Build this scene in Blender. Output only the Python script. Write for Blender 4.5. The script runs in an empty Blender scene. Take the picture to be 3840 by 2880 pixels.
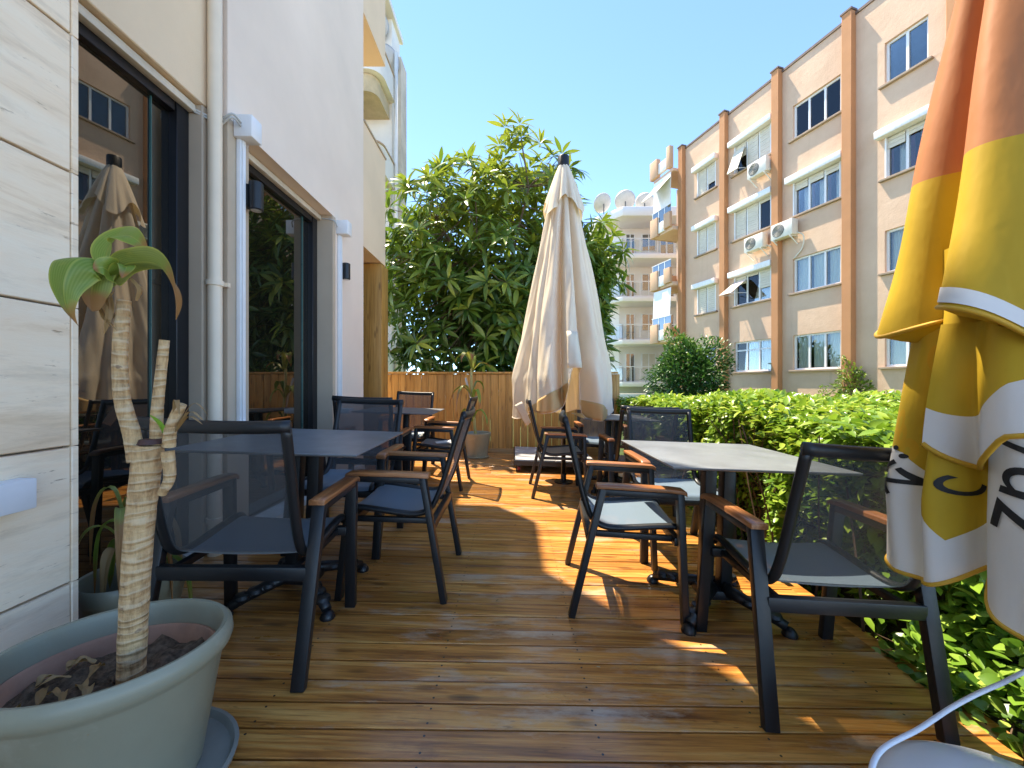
import bpy, bmesh, math, random
import numpy as np
from mathutils import Vector, Matrix, Euler
random.seed(7); rng = np.random.default_rng(7)
R = math.radians
scene = bpy.context.scene
COL = scene.collection
# ------------------------------------------------------------------ camera, sky, sun, exposure
cam_d = bpy.data.cameras.new('camera'); cam = bpy.data.objects.new('camera', cam_d); COL.objects.link(cam)
cam.location = (0, 0, 1.05); cam.rotation_euler = (R(90), 0, 0)
cam_d.sensor_fit = 'HORIZONTAL'; cam_d.sensor_width = 36.0; cam_d.lens = 13.83
cam_d.clip_start = 0.02; cam_d.clip_end = 2000
scene.camera = cam
SUN_EL, SUN_AZ = R(65), R(-39.7)          # azimuth from +Y towards +X
world = bpy.data.worlds.new('World'); scene.world = world; world.use_nodes = True
wn = world.node_tree.nodes; wl = world.node_tree.links
sky = wn.new('ShaderNodeTexSky'); sky.sky_type = 'NISHITA'; sky.sun_disc = False
sky.sun_elevation = SUN_EL; sky.sun_rotation = SUN_AZ
sky.altitude = 0; sky.air_density = 0.42; sky.dust_density = 0.0; sky.ozone_density = 2.0
wn['Background'].inputs['Strength'].default_value = 0.15
tint = wn.new('ShaderNodeMix'); tint.data_type = 'RGBA'; tint.blend_type = 'MULTIPLY'; tint.inputs[0].default_value = 1.0
tint.inputs[7].default_value = (.70, .73, .69, 1)      # deep polarised blue of a clear summer noon
wl.new(sky.outputs[0], tint.inputs[6]); wl.new(tint.outputs[2], wn['Background'].inputs['Color'])
sun_d = bpy.data.lights.new('sun', 'SUN'); sun_d.energy = 2.0; sun_d.angle = R(0.55); sun_d.color = (1.0, 0.88, 0.70)
sun = bpy.data.objects.new('sun', sun_d); COL.objects.link(sun)
to_sun = Vector((math.sin(SUN_AZ)*math.cos(SUN_EL), math.cos(SUN_AZ)*math.cos(SUN_EL), math.sin(SUN_EL)))
sun.rotation_euler = to_sun.to_track_quat('Z', 'Y').to_euler(); sun.location = to_sun*30
vs = scene.view_settings
vs.view_transform = 'Standard'; vs.look = 'None'; vs.gamma = 1.0; vs.use_curve_mapping = False
vs.exposure = 2.82
scene.cycles.max_bounces = 8; scene.cycles.diffuse_bounces = 4; scene.cycles.transparent_max_bounces = 10

# ------------------------------------------------------------------ materials
def newmat(name):
    m = bpy.data.materials.new(name); m.use_nodes = True
    return m, m.node_tree.nodes, m.node_tree.links, m.node_tree.nodes['Principled BSDF']
def scl(c, k): return tuple(min(1, max(0, x*k)) for x in c[:3]) + (1,)
def coords(n, l, scale=(1, 1, 1), which='Object', rand=0.0):
    tc = n.new('ShaderNodeTexCoord'); mp = n.new('ShaderNodeMapping')
    mp.inputs['Scale'].default_value = scale
    l.new(tc.outputs[which], mp.inputs['Vector'])
    if rand:
        oi = n.new('ShaderNodeObjectInfo'); mu = n.new('ShaderNodeMath'); mu.operation = 'MULTIPLY'
        mu.inputs[1].default_value = rand; l.new(oi.outputs['Random'], mu.inputs[0])
        cb = n.new('ShaderNodeCombineXYZ')
        for i in range(3): l.new(mu.outputs[0], cb.inputs[i])
        l.new(cb.outputs[0], mp.inputs['Location'])
    return mp.outputs[0]
def noise(n, l, vec, scale, detail=5, rough=.6, dist=0):
    t = n.new('ShaderNodeTexNoise'); t.inputs['Scale'].default_value = scale
    t.inputs['Detail'].default_value = detail; t.inputs['Roughness'].default_value = rough
    t.inputs['Distortion'].default_value = dist
    l.new(vec, t.inputs['Vector']); return t.outputs['Fac']
def ramp(n, l, fac, stops):
    r = n.new('ShaderNodeValToRGB'); e = r.color_ramp.elements
    while len(e) < len(stops): e.new(.5)
    for x, (p, c) in zip(e, stops):
        x.position = p; x.color = (c, c, c, 1) if isinstance(c, (int, float)) else tuple(c[:3])+(1,)
    if fac is not None: l.new(fac, r.inputs['Fac'])
    return r.outputs['Color']
def mix(n, l, fac, a, b, mode='MIX'):
    m = n.new('ShaderNodeMix'); m.data_type = 'RGBA'; m.blend_type = mode
    for sock, v in ((m.inputs[0], fac), (m.inputs[6], a), (m.inputs[7], b)):
        if isinstance(v, (int, float)): sock.default_value = v
        elif isinstance(v, tuple): sock.default_value = tuple(v[:3])+(1,)
        else: l.new(v, sock)
    return m.outputs[2]
def math_(n, l, op, a, b=None):
    m = n.new('ShaderNodeMath'); m.operation = op
    for i, v in enumerate((a, b)):
        if v is None: continue
        if isinstance(v, (int, float)): m.inputs[i].default_value = v
        else: l.new(v, m.inputs[i])
    return m.outputs[0]
def bump(n, l, p, h, strength=.3, dist=.01):
    b = n.new('ShaderNodeBump'); b.inputs['Strength'].default_value = strength; b.inputs['Distance'].default_value = dist
    l.new(h, b.inputs['Height']); l.new(b.outputs[0], p.inputs['Normal'])
def pm(name, col, rough=.6, var=.18, scale=6, bstr=0., bscale=80, metal=0, spec=.5, coat=0, rand=0., dirt=None, stretch=(1, 1, 1)):
    m, n, l, p = newmat(name)
    v = coords(n, l, stretch, 'Object', rand)
    f = noise(n, l, v, scale)
    c = ramp(n, l, f, [(.3, scl(col, 1-var)), (.7, scl(col, 1+var))])
    if dirt:
        f2 = noise(n, l, v, dirt[1], 8, .7)
        k = ramp(n, l, f2, [(dirt[2], 0.), (dirt[2]+.14, dirt[3])])
        c = mix(n, l, k, c, tuple(dirt[0])+(1,))
    l.new(c, p.inputs['Base Color'])
    p.inputs['Roughness'].default_value = rough; p.inputs['Metallic'].default_value = metal
    p.inputs['Specular IOR Level'].default_value = spec; p.inputs['Coat Weight'].default_value = coat
    if bstr:
        bump(n, l, p, noise(n, l, v, bscale, 6, .65), bstr, .006)
    r = noise(n, l, v, scale*2.3, 4)
    rr = n.new('ShaderNodeMapRange'); rr.inputs['To Min'].default_value = max(.02, rough-.1); rr.inputs['To Max'].default_value = min(1, rough+.1)
    l.new(r, rr.inputs['Value']); l.new(rr.outputs[0], p.inputs['Roughness'])
    return m
def wood(name, cols, axis, rough=.35, coat=.0, grain=1.0, knots=True, weather=0., rand=37., screws=False):
    """cols: dark, mid, light; axis 0/1/2 = grain direction (object space)"""
    m, n, l, p = newmat(name)
    s = [26.*grain]*3; s[axis] = 1.3*grain
    v = coords(n, l, tuple(s), 'Object', rand)
    f = noise(n, l, v, 1.0, 9, .62, .6)
    c = ramp(n, l, f, [(.28, cols[0]), (.5, cols[1]), (.74, cols[2])])
    s4 = [95.*grain]*3; s4[axis] = 3.2*grain
    fine = noise(n, l, coords(n, l, tuple(s4), 'Object', rand*1.3), 1.0, 6, .7, .3)
    c = mix(n, l, ramp(n, l, fine, [(.36, .55), (.52, 0.)]), c, scl(cols[0], .8))
    oi = n.new('ShaderNodeObjectInfo')
    tint = ramp(n, l, oi.outputs['Random'], [(0, .78), (.35, 1.0), (.7, .88), (1, 1.10)])
    c = mix(n, l, 1.0, c, tint, 'MULTIPLY')
    if knots:
        s2 = [13.]*3; s2[axis] = 3.4
        v2 = coords(n, l, tuple(s2), 'Object', rand*2)
        vo = n.new('ShaderNodeTexVoronoi'); vo.inputs['Scale'].default_value = 1.0; vo.inputs['Randomness'].default_value = 1.0
        l.new(v2, vo.inputs['Vector'])
        k = ramp(n, l, vo.outputs['Distance'], [(.05, 1.), (.16, .55), (.22, .0)])
        c = mix(n, l, math_(n, l, 'MULTIPLY', k, .75), c, scl(cols[0], .45))
    if weather:
        s3 = [3.]*3; s3[axis] = .9
        w = noise(n, l, coords(n, l, tuple(s3), 'Object', rand*.5), 1.7, 7, .7)
        k = ramp(n, l, w, [(.54, 0.), (.66, weather)])
        c = mix(n, l, k, c, (.50, .38, .26))
        w2 = noise(n, l, coords(n, l, (1.1, 5, 3), 'Object', rand*1.7), 1.3, 8, .75, .8)
        c = mix(n, l, ramp(n, l, w2, [(.56, 0.), (.70, .42)]), c, scl(cols[0], .62))          # old dark water marks
        w3 = noise(n, l, coords(n, l, (9, 42, 10), 'Object', rand*.7), 1.0, 4, .6)
        c = mix(n, l, ramp(n, l, w3, [(.66, 0.), (.72, .5)]), c, scl(cols[0], .5))
    if screws:
        sp = n.new('ShaderNodeSeparateXYZ'); l.new(coords(n, l), sp.inputs[0])
        fx = math_(n, l, 'MULTIPLY', math_(n, l, 'SUBTRACT', math_(n, l, 'FRACT', math_(n, l, 'MULTIPLY', sp.outputs[0], 1/.52)), .5), .52)
        yy = math_(n, l, 'SUBTRACT', sp.outputs[1], math_(n, l, 'MULTIPLY', sp.outputs[0], .028))
        dy = math_(n, l, 'SUBTRACT', math_(n, l, 'ABSOLUTE', math_(n, l, 'SUBTRACT', yy, .0455)), .027)
        d2 = math_(n, l, 'ADD', math_(n, l, 'MULTIPLY', fx, fx), math_(n, l, 'MULTIPLY', dy, dy))
        c = mix(n, l, math_(n, l, 'LESS_THAN', d2, .0038**2), c, (.02, .016, .012))
    l.new(c, p.inputs['Base Color'])
    rg = n.new('ShaderNodeMapRange'); rg.inputs['To Min'].default_value = rough-.12; rg.inputs['To Max'].default_value = rough+.16
    l.new(noise(n, l, coords(n, l, (2.2, 6, 2), 'Object', rand), 1.5, 6), rg.inputs['Value']); l.new(rg.outputs[0], p.inputs['Roughness'])
    p.inputs['Coat Weight'].default_value = coat; p.inputs['Coat Roughness'].default_value = .22
    bump(n, l, p, f, .25, .003)
    return m
def leafmat(name, dark, mid, light, use_attr=True, trans=.35, gloss=.32, tip=None):
    m, n, l, p = newmat(name)
    if use_attr:
        a = n.new('ShaderNodeAttribute'); a.attribute_name = 'rnd'; src = a.outputs['Fac']
    else:
        src = n.new('ShaderNodeObjectInfo').outputs['Random']
    c = ramp(n, l, src, [(0, dark), (.5, mid), (1, light)])
    if tip:
        t = n.new('ShaderNodeAttribute'); t.attribute_name = 'tip'
        ac_ = n.new('ShaderNodeAttribute'); ac_.attribute_name = 'acr'
        vein = math_(n, l, 'MULTIPLY', math_(n, l, 'ADD', math_(n, l, 'SINE', math_(n, l, 'MULTIPLY', ac_.outputs['Fac'], 48.)), 1.), .10)
        c = mix(n, l, vein, c, (.50, .55, .16))
        c = mix(n, l, ramp(n, l, ac_.outputs['Fac'], [(0, .55), (.06, .0), (.84, 0.), (.97, .6)]), c, (.52, .50, .10))
        bl = noise(n, l, coords(n, l, (1, 1, 1)), 26, 4, .6)
        c = mix(n, l, ramp(n, l, bl, [(.60, 0.), (.72, .45)]), c, (.42, .40, .08))
        tt = math_(n, l, 'ADD', t.outputs['Fac'], math_(n, l, 'MULTIPLY', math_(n, l, 'SUBTRACT', bl, .5), .25))
        c = mix(n, l, ramp(n, l, tt, [(tip[1], 0.), (tip[1]+.12, 1.)]), c, tuple(tip[0])+(1,))
    l.new(c, p.inputs['Base Color']); p.inputs['Roughness'].default_value = gloss; p.inputs['Specular IOR Level'].default_value = .45
    tr = n.new('ShaderNodeBsdfTranslucent'); l.new(mix(n, l, .5, c, (1., .95, .35), 'MULTIPLY'), tr.inputs['Color'])
    ms = n.new('ShaderNodeMixShader'); ms.inputs[0].default_value = trans
    l.new(p.outputs[0], ms.inputs[1]); l.new(tr.outputs[0], ms.inputs[2])
    l.new(ms.outputs[0], n['Material Output'].inputs['Surface'])
    return m

# ------------------------------------------------------------------ mesh helpers
def tag(o, label=None, cat=None, group=None, kind=None):
    if label: o['label'] = label
    if cat: o['category'] = cat
    if group: o['group'] = group
    if kind: o['kind'] = kind
    return o
def empty(name, loc=(0, 0, 0), rz=0):
    o = bpy.data.objects.new(name, None); COL.objects.link(o); o.empty_display_size = .1
    o.location = loc; o.rotation_euler = (0, 0, rz); return o
class MB:
    def __init__(s): s.v = []; s.f = []; s.uv = None
    def add(s, v, f):
        o = len(s.v); s.v += [tuple(x) for x in v]; s.f += [tuple(i+o for i in q) for q in f]; return s
    def box(s, x0, x1, y0, y1, z0, z1):
        v = [(x0,y0,z0),(x1,y0,z0),(x1,y1,z0),(x0,y1,z0),(x0,y0,z1),(x1,y0,z1),(x1,y1,z1),(x0,y1,z1)]
        return s.add(v, [(0,3,2,1),(4,5,6,7),(0,1,5,4),(1,2,6,5),(2,3,7,6),(3,0,4,7)])
    def bar(s, a, b, w, d, up=(1, 0, 0)):
        """rectangular bar from a to b; w along 'up' direction, d across"""
        a, b = Vector(a), Vector(b); t = (b-a).normalized(); u = Vector(up); u = (u-t*u.dot(t)).normalized(); k = t.cross(u)
        v = []
        for q in (a, b):
            for i, j in ((-1,-1),(1,-1),(1,1),(-1,1)): v.append(q+u*(w/2*i)+k*(d/2*j))
        return s.add(v, [(3,2,1,0),(4,5,6,7),(0,1,5,4),(1,2,6,5),(2,3,7,6),(3,0,4,7)])
    def tube(s, pts, r, seg=8, cap=True, flat=1.0, up=None):
        pts = [Vector(p) for p in pts]; n = len(pts)
        rs = r if hasattr(r, '__len__') else [r]*n
        t0 = (pts[1]-pts[0]).normalized()
        u = Vector(up) if up else (Vector((0,0,1)) if abs(t0.z) < .9 else Vector((1,0,0)))
        base = len(s.v); V = []
        for i, p in enumerate(pts):
            t = (pts[min(i+1,n-1)]-pts[max(i-1,0)]).normalized()
            u = (u-t*u.dot(t)).normalized(); k = t.cross(u)
            for j in range(seg):
                a = 2*math.pi*j/seg; V.append(p+u*(math.cos(a)*rs[i])+k*(math.sin(a)*rs[i]*flat))
        F = [(i*seg+j, i*seg+(j+1)%seg, (i+1)*seg+(j+1)%seg, (i+1)*seg+j) for i in range(n-1) for j in range(seg)]
        if cap: F += [tuple(range(seg))[::-1], tuple((n-1)*seg+j for j in range(seg))]
        return s.add(V, F)
    def lathe(s, prof, seg=32, c=(0, 0), sx=1., sy=1., rot=0.):
        V = []; n = len(prof)
        for r, z in prof:
            for j in range(seg):
                a = 2*math.pi*j/seg; x, y = r*math.cos(a)*sx, r*math.sin(a)*sy
                V.append((c[0]+x*math.cos(rot)-y*math.sin(rot), c[1]+x*math.sin(rot)+y*math.cos(rot), z))
        F = [(i*seg+j, i*seg+(j+1)%seg, (i+1)*seg+(j+1)%seg, (i+1)*seg+j) for i in range(n-1) for j in range(seg)]
        F += [tuple(range(seg))[::-1], tuple((n-1)*seg+j for j in range(seg))]
        return s.add(V, F)
    def prism(s, poly, z0, z1):
        n = len(poly); v = [(x, y, z0) for x, y in poly]+[(x, y, z1) for x, y in poly]
        return s.add(v, [tuple(range(n))[::-1], tuple(range(n, 2*n))]+[(i, (i+1)%n, n+(i+1)%n, n+i) for i in range(n)])
    def grid(s, P, wrap=False):
        nu, nv = len(P), len(P[0]); V = [p for row in P for p in row]
        F = [(i*nv+j, (i+1)%nu*nv+j, (i+1)%nu*nv+j+1, i*nv+j+1) for i in range(nu if wrap else nu-1) for j in range(nv-1)]
        return s.add(V, F)
    def build(s, name, m, parent=None, smooth=False, bevel=0, seg=2, thick=0, subsurf=0):
        me = bpy.data.meshes.new(name); me.from_pydata(s.v, [], s.f); me.update()
        if bevel or smooth or thick:
            bm = bmesh.new(); bm.from_mesh(me); bmesh.ops.recalc_face_normals(bm, faces=bm.faces)
            if bevel:
                es = [e for e in bm.edges if len(e.link_faces) == 2 and e.calc_face_angle(0) > .6]
                bmesh.ops.bevel(bm, geom=es, offset=bevel, segments=seg, affect='EDGES', profile=.5, clamp_overlap=True)
            bm.to_mesh(me); bm.free()
        if smooth or bevel:
            me.shade_smooth() if hasattr(me, 'shade_smooth') else None
            if bevel or smooth == 'auto': me.set_sharp_from_angle(angle=R(38))
        if m: me.materials.append(m)
        o = bpy.data.objects.new(name, me); COL.objects.link(o)
        if parent: o.parent = parent
        if thick:
            md = o.modifiers.new('solid', 'SOLIDIFY'); md.thickness = thick; md.offset = 0
        if subsurf:
            md = o.modifiers.new('sub', 'SUBSURF'); md.levels = md.render_levels = subsurf
        return o
def children(o): return [c for c in bpy.data.objects if c.parent == o]
_kids = {}
def copy_tree(o, parent=None):
    c = o.copy(); COL.objects.link(c); c.parent = parent
    kids = _kids.get(o.name)
    if kids is None: kids = _kids[o.name] = [k for k in bpy.data.objects if k.parent == o]
    for k in kids: copy_tree(k, c)
    return c
def catmull(pts, n=6):
    P = [Vector(p) for p in pts]; P = [P[0]*2-P[1]]+P+[P[-1]*2-P[-2]]; out = []
    for i in range(1, len(P)-2):
        for k in range(n):
            t = k/n; a, b, c, d = P[i-1:i+3]
            out.append(.5*((2*b)+(c-a)*t+(2*a-5*b+4*c-d)*t*t+(3*b-a-3*c+d)*t**3))
    out.append(P[-2]); return out
def cloud(name, tv, tf, mats, locs, m, parent=None, rnd=None):
    """many copies of a small template joined in one mesh"""
    tv = np.asarray(tv, float); N = len(locs); k = len(tv)
    V = np.einsum('nij,kj->nki', mats, tv)+locs[:, None, :]
    fl = [len(f) for f in tf]; tfl = np.array([i for f in tf for i in f])
    L = (tfl[None, :]+(np.arange(N)*k)[:, None]).ravel()
    starts = np.concatenate([[0], np.cumsum(fl)])[:-1]; per = sum(fl)
    S = (starts[None, :]+(np.arange(N)*per)[:, None]).ravel(); T = np.tile(fl, N)
    me = bpy.data.meshes.new(name); me.vertices.add(N*k); me.loops.add(len(L)); me.polygons.add(len(S))
    me.vertices.foreach_set('co', V.ravel()); me.loops.foreach_set('vertex_index', L.astype(np.int32))
    me.polygons.foreach_set('loop_start', S.astype(np.int32)); me.polygons.foreach_set('loop_total', T.astype(np.int32))
    me.update(calc_edges=True)
    a = me.attributes.new('rnd', 'FLOAT', 'POINT'); r = rng.random(N) if rnd is None else rnd
    a.data.foreach_set('value', np.repeat(r, k).astype(np.float32))
    me.shade_smooth(); me.materials.append(m)
    o = bpy.data.objects.new(name, me); COL.objects.link(o)
    if parent: o.parent = parent
    return o
def frames(dirs, roll=None, scale=None, upv=(0, 0, 1)):
    """matrices whose local +Y is dir, local +Z as near up as possible"""
    d = dirs/np.linalg.norm(dirs, axis=1, keepdims=True); N = len(d)
    up = np.tile(np.array(upv, float), (N, 1))+rng.normal(0, .02, (N, 3)) if np.ndim(upv) == 1 else upv
    x = np.cross(d, up); x /= np.linalg.norm(x, axis=1, keepdims=True)+1e-9; z = np.cross(x, d)
    if roll is not None:
        c, s = np.cos(roll)[:, None], np.sin(roll)[:, None]; x, z = x*c+z*s, z*c-x*s
    M = np.stack([x, d, z], axis=2)
    if scale is not None: M = M*np.asarray(scale).reshape(-1, 1, 1)
    return M
def leaf_template(L=1., W=.3, n=4, fold=.12, droop=.25, wide=.45):
    v = []; f = []
    for i in range(n+1):
        t = i/n; w = W/2*(math.sin(math.pi*min(1, t**(.9 if wide > .4 else .7)))**.8 if 0 < t < 1 else .03)
        z = -droop*t*t
        v += [(-w, L*t, z+fold*w*2), (0, L*t, z), (w, L*t, z+fold*w*2)]
    for i in range(n):
        a = i*3; f += [(a, a+1, a+4, a+3), (a+1, a+2, a+5, a+4)]
    return v, f

# shared materials
M_frame = pm('anthracite powder coat', (.0075, .0085, .010), .42, .12, 30, .05, 400, spec=.5)
M_top = pm('dark stone laminate', (.17, .185, .20), .33, .2, 5, .04, 60, dirt=((.14, .15, .16), 3.5, .60, .5))
M_teak = wood('teak armrest', [(.20, .07, .02), (.36, .14, .045), (.5, .22, .08)], 1, .35, .15, 1.4, False)
M_deck = wood('varnished deck wood', [(.15, .046, .010), (.54, .218, .040), (.78, .43, .12)], 0, .30, .55, 1.0, True, .8, screws=True)
M_fence = wood('golden fence wood', [(.30, .14, .025), (.50, .26, .055), (.62, .36, .10)], 2, .5, .05, .8, True)
M_white = pm('white painted metal', (.80, .80, .80), .4, .04, 10)
M_plaster = pm('beige plaster wall', (.84, .70, .575), .85, .07, .9, .4, 120)
M_plaster_w = pm('warm beige plaster', (.80, .62, .42), .85, .06, 1.5, .3, 160)
M_black = pm('black window frame', (.008, .008, .010), .4, .1, 20)
M_pipe = pm('cream drain pipe', (.80, .67, .50), .45, .05, 5)
M_soil = pm('dark potting soil', (.12, .085, .058), .97, .6, 60, 1.0, 120, spec=.1)
M_pot = pm('grey green plastic pot', (.26, .25, .175), .38, .10, 3, .05, 200, dirt=((.40, .38, .30), 7, .56, .4))
M_terra = pm('faded terracotta inner pot', (.36, .20, .13), .75, .25, 9, .1, 60)
M_cream = pm('pale stucco', (.72, .68, .60), .85, .07, 1.2, .2, 60)
def glassmat(name, tint, refl, rough=.0):
    m, n, l, p = newmat(name); n.remove(p)
    d = n.new('ShaderNodeBsdfDiffuse'); d.inputs['Color'].default_value = tuple(tint)+(1,)
    g = n.new('ShaderNodeBsdfGlossy'); g.inputs['Roughness'].default_value = rough; g.inputs['Color'].default_value = (.92, .88, .82, 1)
    lw = n.new('ShaderNodeFresnel'); lw.inputs['IOR'].default_value = 1.5
    f = math_(n, l, 'ADD', lw.outputs[0], refl)
    ms = n.new('ShaderNodeMixShader'); l.new(f, ms.inputs[0]); l.new(d.outputs[0], ms.inputs[1]); l.new(g.outputs[0], ms.inputs[2])
    l.new(ms.outputs[0], n['Material Output'].inputs['Surface']); return m
M_glass = glassmat('tinted shop glass', (.008, .007, .005), .10)
M_pane = glassmat('window pane', (.03, .045, .055), .22)
def meshfabric(name, col, cover, rough=.55):
    m, n, l, p = newmat(name)
    p.inputs['Base Color'].default_value = tuple(col)+(1,); p.inputs['Roughness'].default_value = rough
    p.inputs['Sheen Weight'].default_value = .15
    t = n.new('ShaderNodeBsdfTransparent'); ms = n.new('ShaderNodeMixShader')
    v = coords(n, l, (1, 1, 1)); w = noise(n, l, v, 900, 1, .5)
    mr = n.new('ShaderNodeMapRange'); mr.inputs['To Min'].default_value = cover-.12; mr.inputs['To Max'].default_value = cover+.12
    l.new(w, mr.inputs['Value']); l.new(mr.outputs[0], ms.inputs[0])
    l.new(t.outputs[0], ms.inputs[1]); l.new(p.outputs[0], ms.inputs[2])
    l.new(ms.outputs[0], n['Material Output'].inputs['Surface']); return m
M_sling = meshfabric('blue grey mesh backrest', (.055, .06, .065), .62)
M_seat = meshfabric('blue grey mesh seat', (.125, .175, .225), .95, .42)
def clothmat(name, col, trans=.25):
    m, n, l, p = newmat(name)
    v = coords(n, l); c = ramp(n, l, noise(n, l, v, 2.5, 6), [(.3, scl(col, .93)), (.7, scl(col, 1.04))])
    l.new(c, p.inputs['Base Color']); p.inputs['Roughness'].default_value = .8; p.inputs['Specular IOR Level'].default_value = .15
    tr = n.new('ShaderNodeBsdfTranslucent'); l.new(mix(n, l, 1., c, (1., .86, .55), 'MULTIPLY'), tr.inputs['Color'])
    bump(n, l, p, noise(n, l, coords(n, l, (1, 1, .35)), 9, 5, .55), .35, .02)
    ms = n.new('ShaderNodeMixShader'); ms.inputs[0].default_value = trans
    l.new(p.outputs[0], ms.inputs[1]); l.new(tr.outputs[0], ms.inputs[2]); l.new(ms.outputs[0], n['Material Output'].inputs['Surface'])
    return m
TILT = .035
def deckmat(X, Y, yaw=0, lift=0.):
    return Matrix.Translation((X, Y, -TILT*X+lift)) @ Matrix.Rotation(math.atan(TILT), 4, 'Y') @ Matrix.Rotation(yaw, 4, 'Z')
def put(o, M):
    o.location = M.to_translation(); o.rotation_euler = M.to_euler()
# ================================================================== SETTING
g = MB(); g.add([(-400, -300, -.45), (400, -300, -.45), (400, 500, -.45), (-400, 500, -.45)], [(0, 1, 2, 3)])
tag(g.build('ground', pm('dry earth and paving', (.30, .27, .22), .9, .25, .6, .3, 8)), kind='structure')
# lawn strip in front of the far buildings
g = MB(); g.add([(-9, 6.6, -.43), (26, 6.6, -.43), (26, 40, -.43), (-9, 40, -.43)], [(0, 1, 2, 3)])
tag(g.build('lawn', pm('garden grass ground', (.10, .16, .035), .95, .35, 2.5, .6, 30)), kind='structure')
# ---- deck: sloping boards running across
deck = MB().box(-1.95, 1.50, -.6, 6.1, -.16, -.032).build('deck', pm('dark deck substructure', (.03, .02, .012), .9))
deck.rotation_euler = (0, math.atan(TILT), 0); tag(deck, kind='structure')
PITCH = .097; SK = .028
def plankmesh(x0, x1):
    w = PITCH-.006; b = MB()
    v = [(x, y+SK*x, z) for z in (-.028, 0) for x, y in ((x0, 0), (x1, 0), (x1, w), (x0, w))]
    b.add(v, [(0,3,2,1),(4,5,6,7),(0,1,5,4),(1,2,6,5),(2,3,7,6),(3,0,4,7)])
    o = b.build('plank', M_deck, deck, bevel=.0022, seg=1); me = o.data; bpy.data.objects.remove(o); return me
xs = [-1.93, 1.505]
pm_full = plankmesh(*xs); cuts = [-.9, -.25, .45, 1.0]
pm_cut = {c: (plankmesh(xs[0], c-.0015), plankmesh(c+.0015, xs[1])) for c in cuts}
y = -.55; i = 0
while y < 5.93:
    ms = pm_cut[random.choice(cuts)] if random.random() < .28 and y > 1.7 else (pm_full,)
    for me in ms:
        o = bpy.data.objects.new('plank', me); COL.objects.link(o); o.parent = deck
        o.location = (0, y, random.uniform(-.0012, .0012)); o.rotation_euler = (0, 0, random.uniform(-.0006, .0006))
    y += PITCH; i += 1
MB().box(1.508, 1.60, -.5, 6.0, -.05, -.012).build('edge_board', M_deck, deck, bevel=.003)

# ---- left building ------------------------------------------------
XW = -1.70                         # outer wall face
XG = -1.88                         # glass plane
ZH = 2.65                          # window head
lb = empty('cafe_building', (XW, 3.0, 0))
tag(lb, 'beige rendered building with dark tinted windows along the left of the deck', 'building')
def L(b, name, m, **k):            # world-coordinate part of the left building
    o = b.build(name, m, lb, **k); o.location = (-XW, -3.0, 0); return o
Y1a, Y1b = .2, 2.25                # window 1 opening
Y2a, Y2b = 2.54, 3.73              # window 2 opening
YP = 2.35                          # start of the thicker upper panel
YA, YB = 4.50, 5.28                # end of tall block, end of low block
XR = XW-.07                        # recessed wall above window 1
w = MB()
w.box(-4.5, XR, -3, YP, ZH, 10.5)                       # above window 1
L(w, 'wall', M_plaster_w, bevel=.006, seg=1)
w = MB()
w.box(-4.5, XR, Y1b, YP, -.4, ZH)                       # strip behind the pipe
M_plaster_shade = pm('shade toned reveal plaster', (.50, .40, .29), .85, .08, 2, .35, 140)  # shade below the window head put into the colour of strip, pilaster and jamb
L(w, 'wall', M_plaster_shade, bevel=.006, seg=1)
w = MB()
w.box(-4.5, XW, YP+.001, YA, ZH, 10.5)                  # tall panel
w.box(-4.5, XW, Y2b+.06, YA, -.4, ZH)
L(w, 'wall', M_plaster)
L(MB().box(-4.5, XW, YP+.001, Y2a, -.4, ZH), 'pilaster', M_plaster_shade)
L(MB().box(-4.5, XW-.001, Y2b, Y2b+.06, -.4, ZH), 'jamb', M_plaster_shade)
w = MB()                                                # end block with recessed balcony
w.box(-4.5, XW, YA+.001, YB, ZH-.02, 4.06)
w.box(-4.5, XW-.26, YA+.001, YB-.9, 4.06, 5.31)
w.box(-4.5, XW, YA+.001, YB, 5.31, 6.35)
w.box(-4.5, XW-.3, YA+.001, YB-.02, -.4, ZH-.02)
L(w, 'end_wall', M_plaster_w)
L(MB().box(XW-.30, XW+.012, YA+.004, YB+.015, 4.06, 4.085), 'coping', pm('thin tan coping', (.45, .34, .22), .7))
for (a, b_) in ((Y1a, Y1b), (Y2a, Y2b)):
    top = ZH; xr = XR if a == Y1a else XW
    win = L(MB().box(XG-.05, XG-.02, a+.001, b_-.001, .02, top-.001), 'window', M_black)
    def W(bb, nm, m, **k):
        o = bb.build(nm, m, win, **k); return o
    fr = MB(); fr.box(XG-.02, XG+.035, b_-.085, b_-.002, .02, top-.03); fr.box(XG-.02, XG+.03, a+.002, b_-.09, top-.10, top-.03)
    fr.box(XG-.02, XG+.03, a+.002, b_-.09, .02, .10)
    W(fr, 'frame', M_black, bevel=.003, seg=1)
    W(MB().box(XG-.018, XG-.004, a+.002, b_-.20, .10, top-.10), 'pane', M_glass)
    W(MB().box(XG-.004, XG+.006, b_-.2065, b_-.2035, .10, top-.10), 'glass_edge', pm('greenish glass edge', (.05, .14, .13), .3))
    W(MB().box(XG-.018, XG-.009, b_-.2, b_-.086, .10, top-.10), 'pane', M_glass)
    W(MB().box(XG+.03, XG+.075, a+.002, b_-.004, top-.05, top-.008), 'blind_rail', pm('cream blind rail', (.62, .56, .46), .5), bevel=.004)
w = MB(); w.box(-4.6, -4.5, -3, YB, -.4, 10.4); L(w, 'rear_wall', M_plaster)
w = MB(); w.box(XR-.02, XW-.002, Y1b+.13-.13, YP, .03, .17); 
L(MB().box(XW+.001, XW+.02, YP, Y2a, .02, .16), 'skirting', M_white, bevel=.003)
L(MB().box(XW+.001, XW+.02, Y2b, YA, .02, .16), 'skirting', M_white, bevel=.003)
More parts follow.
